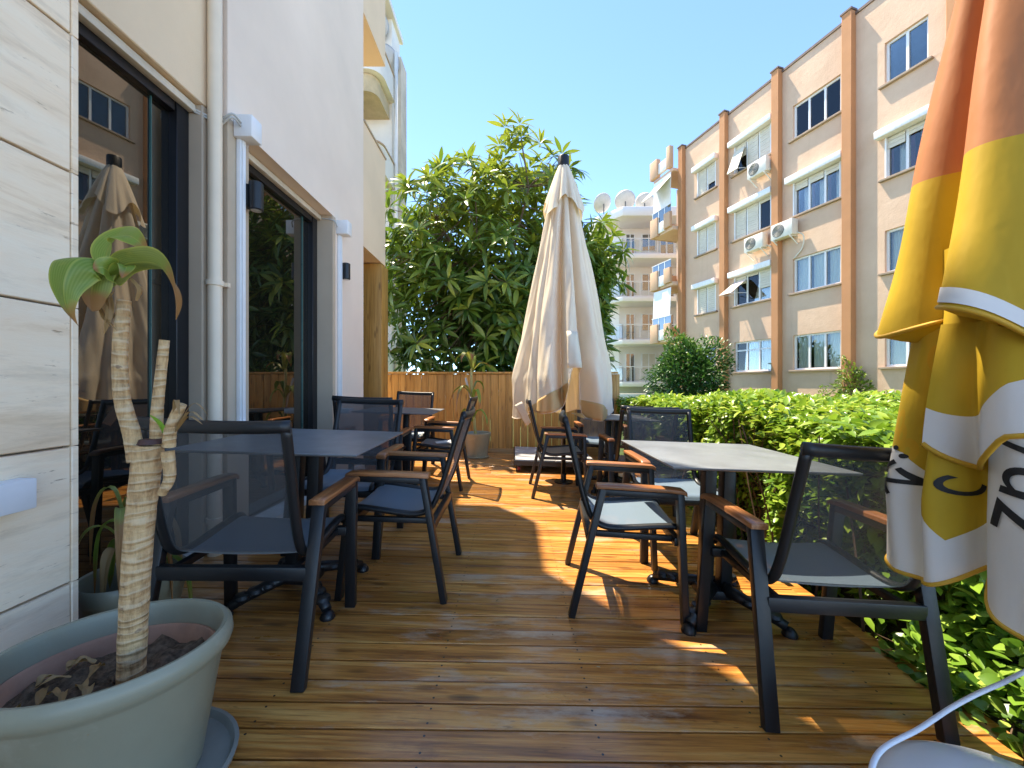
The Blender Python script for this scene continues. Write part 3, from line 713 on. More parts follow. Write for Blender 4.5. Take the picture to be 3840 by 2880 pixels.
# ================================================================== VEGETATION
M_bark = pm('grey brown bark', (.16, .11, .07), .9, .3, 12, .6, 40, stretch=(1, 1, .3))
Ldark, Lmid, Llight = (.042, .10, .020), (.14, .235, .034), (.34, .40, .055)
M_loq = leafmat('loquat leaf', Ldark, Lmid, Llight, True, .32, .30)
M_loqs = leafmat('loquat leaf single', Ldark, Lmid, Llight, False, .32, .30)
def loquat(base, center, rad, nwh, name, label, skip=None, L_=(.25, .38)):
    t = empty(name, base); tag(t, label, 'tree')
    bx, by, bz = base
    tr = MB(); root = Vector((0, 0, 0)); fork = Vector((center[0]-bx+.05, center[1]-by, center[2]-bz-.9))
    tr.tube(catmull([root, root*.5+fork*.5+Vector((.12, 0, 0)), fork], 5), np.linspace(.11, .06, 11), 10)
    tips = []
    for k in range(nwh):
        while True:
            d = rng.normal(size=3); d /= np.linalg.norm(d)
            rr = rng.random()**.34
            lump = 1+.09*math.sin(5*d[0]+2*d[2]*3+1.3)+.07*math.sin(7*d[1]+4*d[2])
            p = np.array(center)+d*rr*lump*np.array(rad)
            if skip and skip(p): continue
            break
        tips.append((p, d))
    lim = []
    for k in range(9):
        a = 2*math.pi*k/9+.3; e_ = Vector((math.cos(a)*rad[0]*.55, math.sin(a)*rad[1]*.5, rad[2]*(.15+.5*((k*37) % 10)/10)))+Vector(center)-Vector(base)
        mid = fork*.55+e_*.45+Vector((0, 0, .15)); pts = catmull([fork, mid, e_], 4); lim.append(pts)
        tr.tube(pts, np.linspace(.045, .014, len(pts)), 7)
    for k, (p, d) in enumerate(tips):
        if k % 2: continue
        q = Vector(p)-Vector(base); near = min((pt for pl in lim for pt in pl[3:]), key=lambda w_: (w_-q).length)
        tr.tube([near, near*.4+q*.6+Vector((0, 0, -.05)), q], [.012, .008, .005], 4, cap=False)
    tr.build('trunk', M_bark, t, smooth=True)
    D = []; P = []; S = []; ups = []; Rn = []
    for p, d in tips:
        ax = d*np.array([.8, .8, .5])+np.array([0, 0, .75]); ax /= np.linalg.norm(ax)
        u = np.cross(ax, [.3, .9, .1]); u /= np.linalg.norm(u); w_ = np.cross(ax, u)
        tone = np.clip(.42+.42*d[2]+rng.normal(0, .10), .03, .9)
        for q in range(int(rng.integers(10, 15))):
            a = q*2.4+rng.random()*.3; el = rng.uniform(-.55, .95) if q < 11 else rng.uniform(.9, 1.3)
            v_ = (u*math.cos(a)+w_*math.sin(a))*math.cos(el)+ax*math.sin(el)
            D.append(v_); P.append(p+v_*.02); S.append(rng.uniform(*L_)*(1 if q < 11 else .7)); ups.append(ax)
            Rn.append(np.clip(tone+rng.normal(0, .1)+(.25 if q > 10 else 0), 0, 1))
    D, P, S, ups, Rn = map(np.array, (D, P, S, ups, Rn))
    Mx = frames(D, rng.normal(0, .35, len(D)), S, ups)
    tv, tf = leaf_template(1., .235, 5, .16, .30)
    order = np.argsort(np.linalg.norm(P-np.array([0, 0, 1.05]), axis=1)); one, rest = order[:300], order[300:]
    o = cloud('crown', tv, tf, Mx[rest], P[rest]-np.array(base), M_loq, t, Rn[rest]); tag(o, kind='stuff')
    lm = MB(); lm.add(tv, tf); lo = lm.build('leaf', M_loqs, None, smooth=True); me = lo.data; bpy.data.objects.remove(lo)
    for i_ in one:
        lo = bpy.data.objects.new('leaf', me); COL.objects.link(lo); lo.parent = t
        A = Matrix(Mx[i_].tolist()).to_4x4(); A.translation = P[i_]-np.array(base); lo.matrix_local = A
    return t
loquat((-.25, 7.9, -.45), (-.32, 7.85, 3.1), (2.5, 1.6, 2.55), 960, 'loquat_tree', 'leafy loquat tree rising behind the timber fence',
       skip=lambda p: (p[1] < 6.35 and p[2] < 1.6) or (p[2] < .3) or (p[0] > 1.2 and p[2] > 4.3) or (p[0] < -1.6 and p[2] > 4.9) or (p[1] < 5.9) or (p[1] < 6.9 and p[2] > 3 and rng.random() < .65))
loquat((1.75, 8.0, -.45), (1.62, 8.0, 2.65), (.42, .8, 1.6), 80, 'loquat_sapling', 'smaller loquat tree showing right of the closed cream parasol')

M_bush = leafmat('dark bush leaf', (.02, .06, .014), (.05, .13, .025), (.15, .25, .05), True, .25, .35)
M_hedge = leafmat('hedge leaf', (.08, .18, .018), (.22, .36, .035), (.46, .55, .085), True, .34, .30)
M_hedges = leafmat('hedge leaf single', (.08, .18, .018), (.22, .36, .035), (.46, .55, .085), False, .34, .30)
M_twig = pm('brown twig', (.10, .06, .035), .9, .3, 20)
def bush(base, rad, n_, name, label, m, size=(.09, .15), cat='bush'):
    t = empty(name, base); tag(t, label, cat)
    st = MB()
    for k in range(7):
        a = k*.9; st.tube(catmull([(0, 0, 0), (math.cos(a)*rad[0]*.25, math.sin(a)*rad[1]*.25, rad[2]*.7), (math.cos(a)*rad[0]*.5, math.sin(a)*rad[1]*.5, rad[2]*1.35)], 4), np.linspace(.04, .01, 9), 6)
    st.build('stem', M_twig, t, smooth=True)
    d = rng.normal(size=(n_, 3)); d /= np.linalg.norm(d, axis=1, keepdims=True); rr = rng.random(n_)**.33
    lump = 1+.18*np.sin(6*d[:, 0]+3*d[:, 2]+1)+.15*np.sin(5*d[:, 1]-7*d[:, 2])
    P = d*(rr*lump)[:, None]*np.array(rad)+np.array([0, 0, rad[2]*.98]); P[:, 2] = np.maximum(P[:, 2], .05)
    dirs = d+rng.normal(0, .6, (n_, 3))+np.array([0, 0, .2])
    tv, tf = leaf_template(1., .42, 3, .14, .2)
    o = cloud('foliage', tv, tf, frames(dirs, rng.normal(0, .6, n_), rng.uniform(*size, n_)), P, m, t, np.clip(.35+.35*d[:, 2]*rr+rng.normal(0, .18, n_), 0, 1)); tag(o, kind='stuff')
bush((7.0, 15.5, -.45), (1.35, 1.2, 1.75), 8000, 'garden_bush', 'large dark green bush in front of the apartment block', M_bush, (.13, .22))
bush((11.0, 12.6, -.3), (.65, .5, 1.05), 2200, 'garden_shrub', 'small light green shrub at the foot of the apartment block', leafmat('fresh shrub leaf', (.05, .11, .015), (.14, .22, .03), (.28, .34, .05), True, .3, .4), (.08, .14))
bush((10.3, 12.9, -.4), (.30, .3, .65), 500, 'garden_shrub', 'thin low shrub left of the small light green shrub', bpy.data.materials['fresh shrub leaf'], (.08, .13))

# hedge beside the deck
hd = empty('hedge', (2.6, 3.2, -.45)); tag(hd, 'wide leafy green hedge along the right edge of the deck', 'hedge')
hb = np.array([2.6, 3.2, -.45])
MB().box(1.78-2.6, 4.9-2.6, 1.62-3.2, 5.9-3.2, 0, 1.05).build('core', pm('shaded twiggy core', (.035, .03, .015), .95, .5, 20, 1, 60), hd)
st = MB()
for k in range(150):
    x0, y0 = rng.uniform(1.62, 2.2), rng.uniform(1.7, 5.9)
    st.tube(catmull([(x0-2.6, y0-3.2, .05), (x0-2.6+rng.normal(0, .08), y0-3.2+rng.normal(0, .1), .6), (x0-2.6+rng.normal(-.05, .1), y0-3.2+rng.normal(0, .15), 1.25)], 3), np.linspace(.009, .004, 7), 4, cap=False)
st.build('stem', M_twig, hd)
def htop(x, y): return .83+.05*np.sin(2.3*x+1.1*y)+.05*np.sin(3.7*y-1.9*x)+.03*np.sin(9*x)*np.sin(8*y)-.10*np.clip((1.75-x)/.3, 0, 1)
nt = 30000
X = 1.60+3.4*rng.random(nt)**1.25; Y = rng.uniform(1.55, 6.1, nt); Z = htop(X, Y)-rng.exponential(.055, nt)+.02
dT = np.stack([rng.normal(0, .9, nt), rng.normal(0, .9, nt)-.15, rng.normal(.35, .45, nt)], 1)
ns = 15000
Ys = rng.uniform(1.45, 6.0, ns); Zs = -.25+1.1*rng.random(ns)**.8; Xs = 1.66-.06*np.sin(6*Ys+3*Zs)-.05*np.sin(11*Ys)+rng.exponential(.07, ns)+.10*np.clip((.35-Zs)/.5, 0, 1)
dS = np.stack([rng.normal(-.7, .5, ns), rng.normal(-.1, .8, ns), rng.normal(.0, .6, ns)], 1)
# near end face
ne = 6000
Xe = rng.uniform(1.62, 4.5, ne); Ze = -.2+1.05*rng.random(ne); Ye = 1.52+.06*np.sin(5*Xe)+rng.exponential(.08, ne)
dE = np.stack([rng.normal(-.2, .7, ne), rng.normal(-.8, .4, ne), rng.normal(.1, .6, ne)], 1)
P = np.concatenate([np.stack([X, Y, Z], 1), np.stack([Xs, Ys, Zs], 1), np.stack([Xe, Ye, Ze], 1)]); Dd = np.concatenate([dT, dS, dE])
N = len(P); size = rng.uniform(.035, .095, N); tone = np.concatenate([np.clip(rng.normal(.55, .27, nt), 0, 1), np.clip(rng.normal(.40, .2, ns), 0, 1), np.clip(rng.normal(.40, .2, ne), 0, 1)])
tv, tf = leaf_template(1., .46, 3, .16, .22)
Mx = frames(Dd, rng.normal(0, .5, N), size)
order = np.argsort(np.linalg.norm(P-np.array([0, 0, 1.05]), axis=1)); one, rest = order[:150], order[150:]
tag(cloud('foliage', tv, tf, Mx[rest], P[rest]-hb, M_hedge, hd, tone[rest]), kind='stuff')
lm = MB(); lm.add(tv, tf); lo = lm.build('leaf', M_hedges, None, smooth=True); hleaf = lo.data; bpy.data.objects.remove(lo)
def single(me, M3, p, base, parent):
    lo = bpy.data.objects.new('leaf', me); COL.objects.link(lo); lo.parent = parent
    A = Matrix(M3.tolist()).to_4x4(); A.translation = np.array(p)-np.array(base); lo.matrix_local = A
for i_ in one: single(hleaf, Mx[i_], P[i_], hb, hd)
# round leaved creeper at the near right
cr = empty('creeper_plant', (1.9, 1.1, -.3)); tag(cr, 'low creeper with round bright leaves spilling onto the deck edge, lower right', 'plant'); cb = np.array([1.9, 1.1, -.3])
nc = 5200
Xc = 1.50+1.3*rng.random(nc)**1.1; Yc = rng.uniform(.35, 1.62, nc); Zc = -.15+(.10+.55*np.clip((Xc-1.52)/.5, 0, 1)*np.clip((Yc-.2)/.8, .2, 1))*rng.random(nc)**.6
Dc = np.stack([rng.normal(-.4, .7, nc), rng.normal(-.2, .7, nc), rng.normal(.15, .35, nc)], 1)
tvr, tfr = leaf_template(1., .95, 4, .10, .18)
Mc = frames(Dc, rng.normal(0, .45, nc), rng.uniform(.03, .062, nc)); Pc = np.stack([Xc, Yc, Zc], 1)
M_cr = leafmat('creeper leaf', (.07, .16, .018), (.19, .33, .035), (.38, .50, .09), True, .35, .32); M_crs = leafmat('creeper leaf single', (.07, .16, .018), (.19, .33, .035), (.38, .50, .09), False, .35, .32)
order = np.argsort(np.linalg.norm(Pc-np.array([0, 0, 1.05]), axis=1)); vis = [i for i in order if Pc[i, 0]/Pc[i, 1] < 1.35 and Pc[i, 1] > .9]; one = np.array(vis[:300]); rest = np.array([i for i in range(nc) if i not in set(one.tolist())])
tag(cloud('foliage', tvr, tfr, Mc[rest], Pc[rest]-cb, M_cr, cr, np.clip(rng.normal(.5, .22, len(rest)), 0, 1)), kind='stuff')
lm = MB(); lm.add(tvr, tfr); lo = lm.build('leaf', M_crs, None, smooth=True); cleaf = lo.data; bpy.data.objects.remove(lo)
for i_ in one: single(cleaf, Mc[i_], Pc[i_], cb, cr)
sm = MB()
for k in range(60):
    x0, y0 = rng.uniform(1.55, 2.4), rng.uniform(.6, 1.6)
    sm.tube(catmull([(x0-1.9, y0-1.1, .0), (x0-1.9+rng.normal(0, .12), y0-1.1+rng.normal(0, .12), .16), (x0-1.9+rng.normal(-.1, .15), y0-1.1+rng.normal(-.05, .15), .25)], 3), .003, 4, cap=False)
sm.build('stem', M_twig, cr)
tag(MB().box(1.61, 6, -.5, 1.6, -.45, -.2).build('flower_bed', M_soil), kind='structure')
# ================================================================== FURNITURE
def make_chair():
    e = empty('armchair')
    for sx in (-1, 1):
        x = .265*sx
        for (a, b_) in (((x, -.25, 0), (x, -.128, .592)), ((x, .25, 0), (x, .207, .592))):
            MB().bar(a, b_, .046, .030).build('leg', M_frame, e, bevel=.004)
        MB().bar((x, -.135, .577), (x, .214, .577), .044, .028).build('arm_rail', M_frame, e, bevel=.004)
        b = MB(); pts = [(-.16, .612), (-.10, .6135), (.16, .6135), (.215, .610), (.232, .600)]
        P = []
        for y, z in pts:
            P.append([(x-.029, y, z-.020), (x-.029, y, z-.004), (x-.022, y, z), (x+.022, y, z), (x+.029, y, z-.004), (x+.029, y, z-.020), (x-.029, y, z-.020)])
        b.grid(P); b.f.append(tuple(range(6))); b.f.append(tuple(range(28, 34)))
        b.build('armrest', M_teak, e, bevel=.003)
    prof = catmull([(0, -.305, .885), (0, -.262, .73), (0, -.220, .57), (0, -.193, .49), (0, -.165, .437), (0, -.12, .408), (0, -.05, .402), (0, .1, .418), (0, .19, .426), (0, .228, .418), (0, .246, .395)], 5)
    for sx in (-1, 1):
        x = .222*sx
        MB().tube([(x, p.y, p.z) for p in prof], .0175, 10, flat=.8).build('back_frame', M_frame, e, smooth=True)
    ib = 22
    def sheet(a, b_, sag):
        P = []
        for i in range(a, b_+1):
            p = prof[i]; P.append([(.215*q/6, p.y-sag*(1-(q/6)**2)*.6*(1 if i < 24 else 0), p.z-sag*(1-(q/6)**2)*(1 if i >= 24 else 0)) for q in range(-6, 7)])
        return MB().grid(P)
    sheet(0, ib, .022).build('backrest', M_sling, e, smooth=True)
    sheet(ib, len(prof)-1, .010).build('seat', M_seat, e, smooth=True)
    # wide rolled top rail
    top = [(.237*q/8, -.306-.016*(1-(q/8)**2), .888-.006*(1-(q/8)**2)) for q in range(-8, 9)]
    MB().tube(top, .021, 10, flat=.62).build('top_rail', M_frame, e, smooth=True)
    MB().box(-.25, .25, -.193, -.163, .335, .383).build('rear_rail', M_frame, e, bevel=.004)
    MB().box(-.25, .25, .196, .226, .345, .383).build('front_rail', M_frame, e, bevel=.004)
    for sx in (-1, 1): MB().box(.205*sx-.012, .205*sx+.012, -.162, .195, .352, .378).build('side_rail', M_frame, e, bevel=.003)
    for sx in (-1, 1):
        for y in (-.17, .21): MB().lathe([(.001, 0), (.022, 0), (.022, .02), (.001, .02)], 8, c=(.0, 0))
    return e
chairs = [  # X, Y, yaw (degrees), label
    (-.993, 1.548, 3.4, 'dark mesh armchair nearest on the left, its back to us, behind the big potted trunk'),
    (1.08, 1.463, -2.4, 'dark mesh armchair nearest on the right, its back to us, beside the yellow parasol'),
    (-.573, 2.137, 90, 'blue grey armchair side on at the open side of the near left table'),
    (.548, 2.036, -96, 'half sunlit armchair side on at the open side of the near right table'),
    (-1.06, 2.55, 180, 'blue grey armchair facing us across the near left table'),
    (-1.24, 3.46, 2, 'armchair back to back with the chair facing us at the near left table'),
    (-1.27, 4.75, 180, 'armchair with brownish back facing us beyond the far left table'),
    (-.73, 4.07, 88, 'armchair with white papers on its seat at the far left table'),
    (1.06, 2.62, 180, 'armchair facing us across the near right table, in front of the hedge'),
    (1.09, 3.50, 0, 'armchair by the hedge, back to back with the one facing us at the right'),
    (.44, 3.90, -90, 'armchair half hidden under the hem of the cream parasol'),
    (1.05, 4.80, 180, 'armchair beyond the far right table, glimpsed below the cream parasol')]
proto = make_chair()
for i, (X_, Y_, yaw, lab) in enumerate(chairs):
    o = proto if i == 0 else copy_tree(proto)
    put(o, deckmat(X_, Y_, R(yaw))); tag(o, lab, 'chair', 'mesh armchairs around the deck tables')
def make_table():
    e = empty('cafe_table'); h = .375
    b = MB(); z0, z1 = .732, .745
    P = [(-h+.012, -h+.012, z0), (h-.012, -h+.012, z0), (h-.012, h-.012, z0), (-h+.012, h-.012, z0)]
    b.add(P+[(-h, -h, z0+.006), (h, -h, z0+.006), (h, h, z0+.006), (-h, h, z0+.006), (-h, -h, z1), (h, -h, z1), (h, h, z1), (-h, h, z1)],
          [(3,2,1,0), (8,9,10,11)]+[(i, (i+1)%4, 4+(i+1)%4, 4+i) for i in range(4)]+[(4+i, 4+(i+1)%4, 8+(i+1)%4, 8+i) for i in range(4)])
    b.build('table_top', M_top, e, bevel=.0015, seg=1)
    MB().box(-.2, .2, -.2, .2, .715, .731).build('mounting_plate', M_frame, e, bevel=.003)
    for sx in (-1, 1): MB().box(.045*sx-.027, .045*sx+.027, -.03, .03, .07, .7155).build('column', M_frame, e, bevel=.004)
    for a in range(4):
        ang = R(45+90*a); c_, s_ = math.cos(ang), math.sin(ang)
        pts = [(c_*r_, s_*r_, z) for r_, z in ((.04, .10), (.12, .085), (.22, .06), (.30, .035))]
        o = MB().tube(pts, [.032, .028, .024, .022], 8).build('foot_arm', M_frame, e, smooth=True)
        q = MB(); q.lathe([(.001, .0), (.030, .0), (.032, .008), (.026, .022), (.020, .03), (.012, .036), (.001, .037)], 12, c=(c_*.31, s_*.31)); q.build('foot_pad', M_black, o, smooth='auto')
        for r_ in (.15, .20, .25):
            q = MB(); q.lathe([(.001, .0), (.03, .0), (.036, .012), (.03, .026), (.001, .03)], 10, c=(0, 0)); k = q.build('foot_rib', M_frame, o, smooth='auto'); k.location = (c_*r_, s_*r_, .065-.18*(r_-.15))
    MB().box(-.085, .085, -.06, .06, .055, .10).build('hub', M_frame, e, bevel=.01)
    return e
tables = [(-1.03, 1.93, 1.5, 'dark square cafe table nearest on the left, by the windows'),
          (.985, 1.925, 0, 'dark square cafe table nearest on the right, by the hedge'),
          (-1.15, 4.03, 1.0, 'far left dark cafe table, in front of the fence end'),
          (1.03, 4.12, 0, 'far right dark cafe table, partly behind the cream parasol')]
tb = make_table()
for i, (X_, Y_, yaw, lab) in enumerate(tables):
    o = tb if i == 0 else copy_tree(tb); put(o, deckmat(X_, Y_, R(yaw))); tag(o, lab, 'table', 'square cafe tables on the deck')
# papers on a seat
M_paper = pm('white paper', (.82, .82, .80), .7, .03, 20)
pe = empty('paper_sheets'); put(pe, deckmat(-.68, 4.02, .3, .432))
for k, (x, y, a) in enumerate(((0, 0, .1), (.06, .07, .6))):
    P = [[(.10*(i-2), .07*(j-1)*1.0, .004*math.sin(i*1.3+k)+.004*k) for j in range(3)] for i in range(5)]
    P = [[(x+(q[0]*math.cos(a)-q[1]*math.sin(a))*.5, y+(q[0]*math.sin(a)+q[1]*math.cos(a))*.8, q[2]) for q in r_] for r_ in P]
    MB().grid(P).build('sheet', M_paper, pe, thick=.001)
tag(pe, 'white folded papers lying on the seat of a far left armchair', 'paper')
# trolley with stone tiles
te = empty('wheeled_trolley'); put(te, deckmat(.52, 5.2, 0))
M_marb = pm('grey marble tile', (.45, .45, .46), .25, .25, 3, dirt=((.2, .2, .21), 5, .55, .6))
for i in range(2):
    for j in range(2): MB().box(-.485+.487*i, -.003+.487*i, -.485+.487*j, -.003+.487*j, .10, .15).build('marble_tile', M_marb, te, bevel=.003)
fr = MB(); fr.box(-.5, .5, -.5, -.488, .08, .135); fr.box(-.5, .5, .488, .5, .08, .135); fr.box(-.5, -.488, -.4875, .4875, .08, .135); fr.box(.488, .5, -.4875, .4875, .08, .135); fr.box(-.487, .487, -.487, .487, .082, .098)
fr.build('steel_frame', M_frame, te)
M_wheel = pm('dark red caster wheel', (.25, .02, .03), .4)
for sx in (-1, 1):
    for sy in (-1, 1):
        w = MB(); w.lathe([(.001, -.013), (.026, -.013), (.03, -.008), (.03, .008), (.026, .013), (.001, .013)], 16); o = w.build('caster', M_wheel, te, smooth='auto')
        o.rotation_euler = (0, R(90), .3); o.location = (.44*sx, .44*sy, .03)
        MB().box(.44*sx-.02, .44*sx+.02, .44*sy-.024, .44*sy+.024, .062, .08).build('caster_plate', M_frame, te)
tag(te, 'low wheeled trolley topped with grey marble tiles under the cream parasol', 'trolley')

# ================================================================== CREAM PARASOL
UX, UY = .56, 4.28
zb0 = -TILT*UX
ue = empty('closed_parasol', (UX, UY, zb0))
tag(ue, 'tall closed cream parasol with black cap in the middle of the deck', 'parasol')
M_cream_c = clothmat('cream canvas', (.86, .77, .63), .22)
TOP = 3.40-zb0
def pleat(th):
    """0..1 depth of valleys; th in degrees, -90 faces the camera"""
    d = 0
    for c_, w_, a in ((-99, 5, 1.2), (-68, 5.5, 1.15), (-152, 12, .6), (-22, 12, .7), (-127, 4, .22), (-45, 4, .2), (15, 12, .8), (60, 12, .8), (105, 12, .8), (160, 12, .8)):
        q = (th-c_+180) % 360-180; d += a*math.exp(-(q/w_)**2)
    return min(d, 1.25)
def canvas_pt(th, z, R0, zt, amp=.34, ph=0):
    t = max(0, (zt-z)/(zt-.75)); a = R(th)
    r = .05+(R0-.05)*(t**.88)
    if t > .86: r *= 1-.10*((t-.86)/.14)
    r *= 1-amp*pleat(th+ph+6*math.sin(t*3))*min(1, t*3.5+.15)
    r *= 1+.018*math.sin(R(th)*5+z*4)+.012*math.sin(R(th)*11-z*7)+(.012*math.sin(R(th)*23+z*3.1+2*math.sin(z*5))+.006*math.sin(R(th)*41-z*9))*min(1, t*2)
    front = 1+.28*max(0, -math.sin(a))*t       # the skirt is pulled over the chair in front
    return (r*math.cos(a), r*math.sin(a)*front, z)
def hem(th):
    q = abs((th+83+180) % 360-180)
    h = .765-zb0+.05*math.sin(R(th)*3+.8)+.03*math.sin(R(th)*7)
    w_ = 1/(1+math.exp((q-11.5)/1.5)); h = h*(1-w_)+(1.22-zb0)*w_
    return h
def canvas(name, ztop, hemf, R0, m, n=300, nz=80, amp=.34, zt=None, off=0., ph=0):
    P = []
    for i in range(n):
        th = i*360/n; row = []; zh = hemf(th)
        for j in range(nz+1):
            z = ztop+(zh-ztop)*j/nz
            x, y, z = canvas_pt(th, z, R0, TOP if zt is None else zt, amp, ph); k = 1+off/max(.05, math.hypot(x, y)); row.append((x*k, y*k, z))
        P.append(row)
    return MB().grid(P, wrap=True).build(name, m, ue, smooth=True)
canvas('canopy', TOP, hem, .62, M_cream_c)
vent = lambda th: 2.97-zb0+.10*math.cos(R(th+90)*4)-.05
canvas('vent_canopy', TOP+.01, vent, .86, M_cream_c, nz=16, amp=.30, off=.012, ph=12)
b = MB(); b.lathe([(.001, TOP-.02), (.06, TOP-.02), (.064, TOP+.01), (.062, TOP+.02), (.062, TOP+.115), (.057, TOP+.122), (.001, TOP+.114)], 24); b.build('cap', M_frame, ue, smooth='auto')
b = MB(); b.tube([(0, 0, .03), (0, 0, TOP)], .024, 14); b.build('pole', M_frame, ue, smooth=True)
b = MB(); b.lathe([(.001, 0), (.10, 0), (.10, .015), (.03, .02), (.03, .10), (.001, .10)], 24); b.build('base_socket', M_frame, ue, smooth='auto')
# tucked front strap and fold
P = [[(x*.9, -.30-.08*(1-(x/.11)**2)-.16*(2.25-z)/1.0, z-zb0) for z in np.linspace(1.52, 1.24, 6)] for x in np.linspace(-.11, .11, 9)]
P = []
for th in np.linspace(-95, -72, 14):
    row = []
    for z in np.linspace(1.55, 1.20, 8):
        x, y, zz = canvas_pt(th, z-zb0, .62, TOP); k = 1.012+.02*math.sin((1.55-z)/.35*3.1); row.append((x*k, y*k, zz))
    P.append(row)
MB().grid(P).build('strap_flap', M_cream_c, ue, smooth=True, thick=.004)
ht = [canvas_pt(th, hem(th), .62, TOP) for th in np.linspace(0, 360, 181)]
MB().tube(ht, .006, 5, cap=False).build('hem_trim', M_cream_c, ue, smooth=True)
P = []
for s_ in np.linspace(-1, 1, 7):
    P.append([(-.50+.035*s_*(1-t*.4)+.10*t, -.42-.02*s_-.05*t, .86-zb0-.20*t+.02*s_) for t in np.linspace(0, 1, 8)])
MB().grid(P).build('hem_tail', M_cream_c, ue, smooth=True, thick=.004)

def fold_patch(poly, nm, bulge):
    # poly: outline as (x, y, z) in the parasol frame; a fan with a bulged middle
    c0 = Vector((0, 0, 0))
    for q in poly: c0 += Vector(q)/len(poly)
    rings_ = []; n_ = len(poly)
    dense = []
    for i in range(n_):
        a_, b_ = Vector(poly[i]), Vector(poly[(i+1) % n_])
        for t in (0, .25, .5, .75): dense.append(a_.lerp(b_, t))
    P = []
    for q in dense+[dense[0]]:
        P.append([tuple(c0.lerp(q, t)+Vector((0, -bulge*(1-t*t), 0))) for t in (.02, .25, .5, .75, 1.)])
    return MB().grid(P).build(nm, M_gold, ue, smooth=True, thick=.004)
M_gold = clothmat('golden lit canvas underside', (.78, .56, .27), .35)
def up_(px_, py_, Yd): return ((px_-1105)/850*Yd-UX, Yd-UY, 1.05-(py_-829)/850*Yd-zb0)
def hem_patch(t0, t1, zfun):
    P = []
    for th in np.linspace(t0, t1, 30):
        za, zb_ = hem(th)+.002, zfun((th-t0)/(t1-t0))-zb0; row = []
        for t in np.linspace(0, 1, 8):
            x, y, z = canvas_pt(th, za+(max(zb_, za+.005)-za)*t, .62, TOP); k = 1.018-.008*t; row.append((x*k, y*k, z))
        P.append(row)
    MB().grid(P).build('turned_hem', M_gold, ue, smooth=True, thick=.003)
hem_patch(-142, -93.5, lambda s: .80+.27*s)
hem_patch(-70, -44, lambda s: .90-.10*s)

# ================================================================== YELLOW PARASOL
YX, YY = 1.31, .98
ye = empty('yellow_parasol', (YX, YY, -TILT*YX)); tag(ye, 'closed yellow, orange and white printed parasol at the right edge', 'parasol')
zo = TILT*YX
def printed(name, stops_thr, trans=.18, pattern=False, orange=None):
    """yellow above a threshold height that depends on angle, white below (printed fabric)"""
    m, n, l, p = newmat(name)
    a = n.new('ShaderNodeAttribute'); a.attribute_name = 'UVMap'
    uv = n.new('ShaderNodeUVMap'); sp = n.new('ShaderNodeSeparateXYZ'); l.new(uv.outputs[0], sp.inputs[0])
    U, V = sp.outputs[0], sp.outputs[1]
    yel = (.58, .385, .028)
    c = None
    base = yel
    vo = noise(n, l, coords(n, l), 3, 5); yc = ramp(n, l, vo, [(.3, scl(yel, .93)), (.7, scl(yel, 1.05))])
    if pattern:
        mp = n.new('ShaderNodeMapping'); mp.inputs['Scale'].default_value = (46, 9, 1); mp.inputs['Rotation'].default_value = (0, 0, .5); l.new(uv.outputs[0], mp.inputs['Vector'])
        vr = n.new('ShaderNodeTexVoronoi'); vr.feature = 'F1'; vr.inputs['Scale'].default_value = 1; l.new(mp.outputs[0], vr.inputs['Vector'])
        k = ramp(n, l, vr.outputs['Distance'], [(.16, 0.), (.17, 1.), (.33, 1.), (.34, 0.)])
        k2 = ramp(n, l, vr.outputs['Color'], [(.4, 0.), (.41, 1.)])
        yc = mix(n, l, math_(n, l, 'MULTIPLY', math_(n, l, 'MULTIPLY', k, k2), .8), yc, (.64, .36, .02))
    if orange: yc = mix(n, l, math_(n, l, 'GREATER_THAN', V, orange), yc, (.52, .21, .085))
    thr = ramp(n, l, U, stops_thr)
    s_ = n.new('ShaderNodeSeparateColor'); l.new(thr, s_.inputs[0])
    k = math_(n, l, 'LESS_THAN', V, s_.outputs[0])
    c = mix(n, l, k, yc, (.78, .76, .74))
    l.new(c, p.inputs['Base Color']); p.inputs['Roughness'].default_value = .62; p.inputs['Specular IOR Level'].default_value = .25
    tr = n.new('ShaderNodeBsdfTranslucent'); l.new(c, tr.inputs['Color'])
    bump(n, l, p, noise(n, l, coords(n, l, (1, 1, .4)), 7, 4, .5), .3, .03)
    ms = n.new('ShaderNodeMixShader'); ms.inputs[0].default_value = trans
    l.new(p.outputs[0], ms.inputs[1]); l.new(tr.outputs[0], ms.inputs[2]); l.new(ms.outputs[0], n['Material Output'].inputs['Surface'])
    return m
def uvgrid(name, P, UVs, m, parent, wrap=False, thick=0):
    o = MB().grid(P, wrap).build(name, m, parent, smooth=True, thick=thick)
    me = o.data; ul = me.uv_layers.new(name='UVMap'); flat = [u for row in UVs for u in row]
    for lp in me.loops: ul.data[lp.index].uv = flat[lp.vertex_index]
    return o
def gauss(q, c_, w_): return math.exp(-((((q-c_+180) % 360)-180)/w_)**2)
def upper(th, z):                         # upper canopy layer
    t = (2.75-z)/(2.75-1.18); r = .03+.24*max(0, t)**.95
    r *= 1-.42*gauss(th, 172, 10)*min(1, t*2)-.30*gauss(th, 236, 12)-.3*gauss(th, 110, 12)-.35*gauss(th, 60, 14)-.35*gauss(th, 10, 14)-.35*gauss(th, 300, 14)
    r *= 1+.22*gauss(th, 196, 14)*t+.10*gauss(th, 145, 16)*t
    r *= 1+.02*math.sin(th*.12+z*9)
    return (r*math.cos(R(th)), r*math.sin(R(th)), z)
def uhem(th): return 1.235-.05*gauss(th, 150, 18)-.11*gauss(th, 225, 20)+.02*gauss(th, 176, 8)
P = []; UVs = []
nth = 200
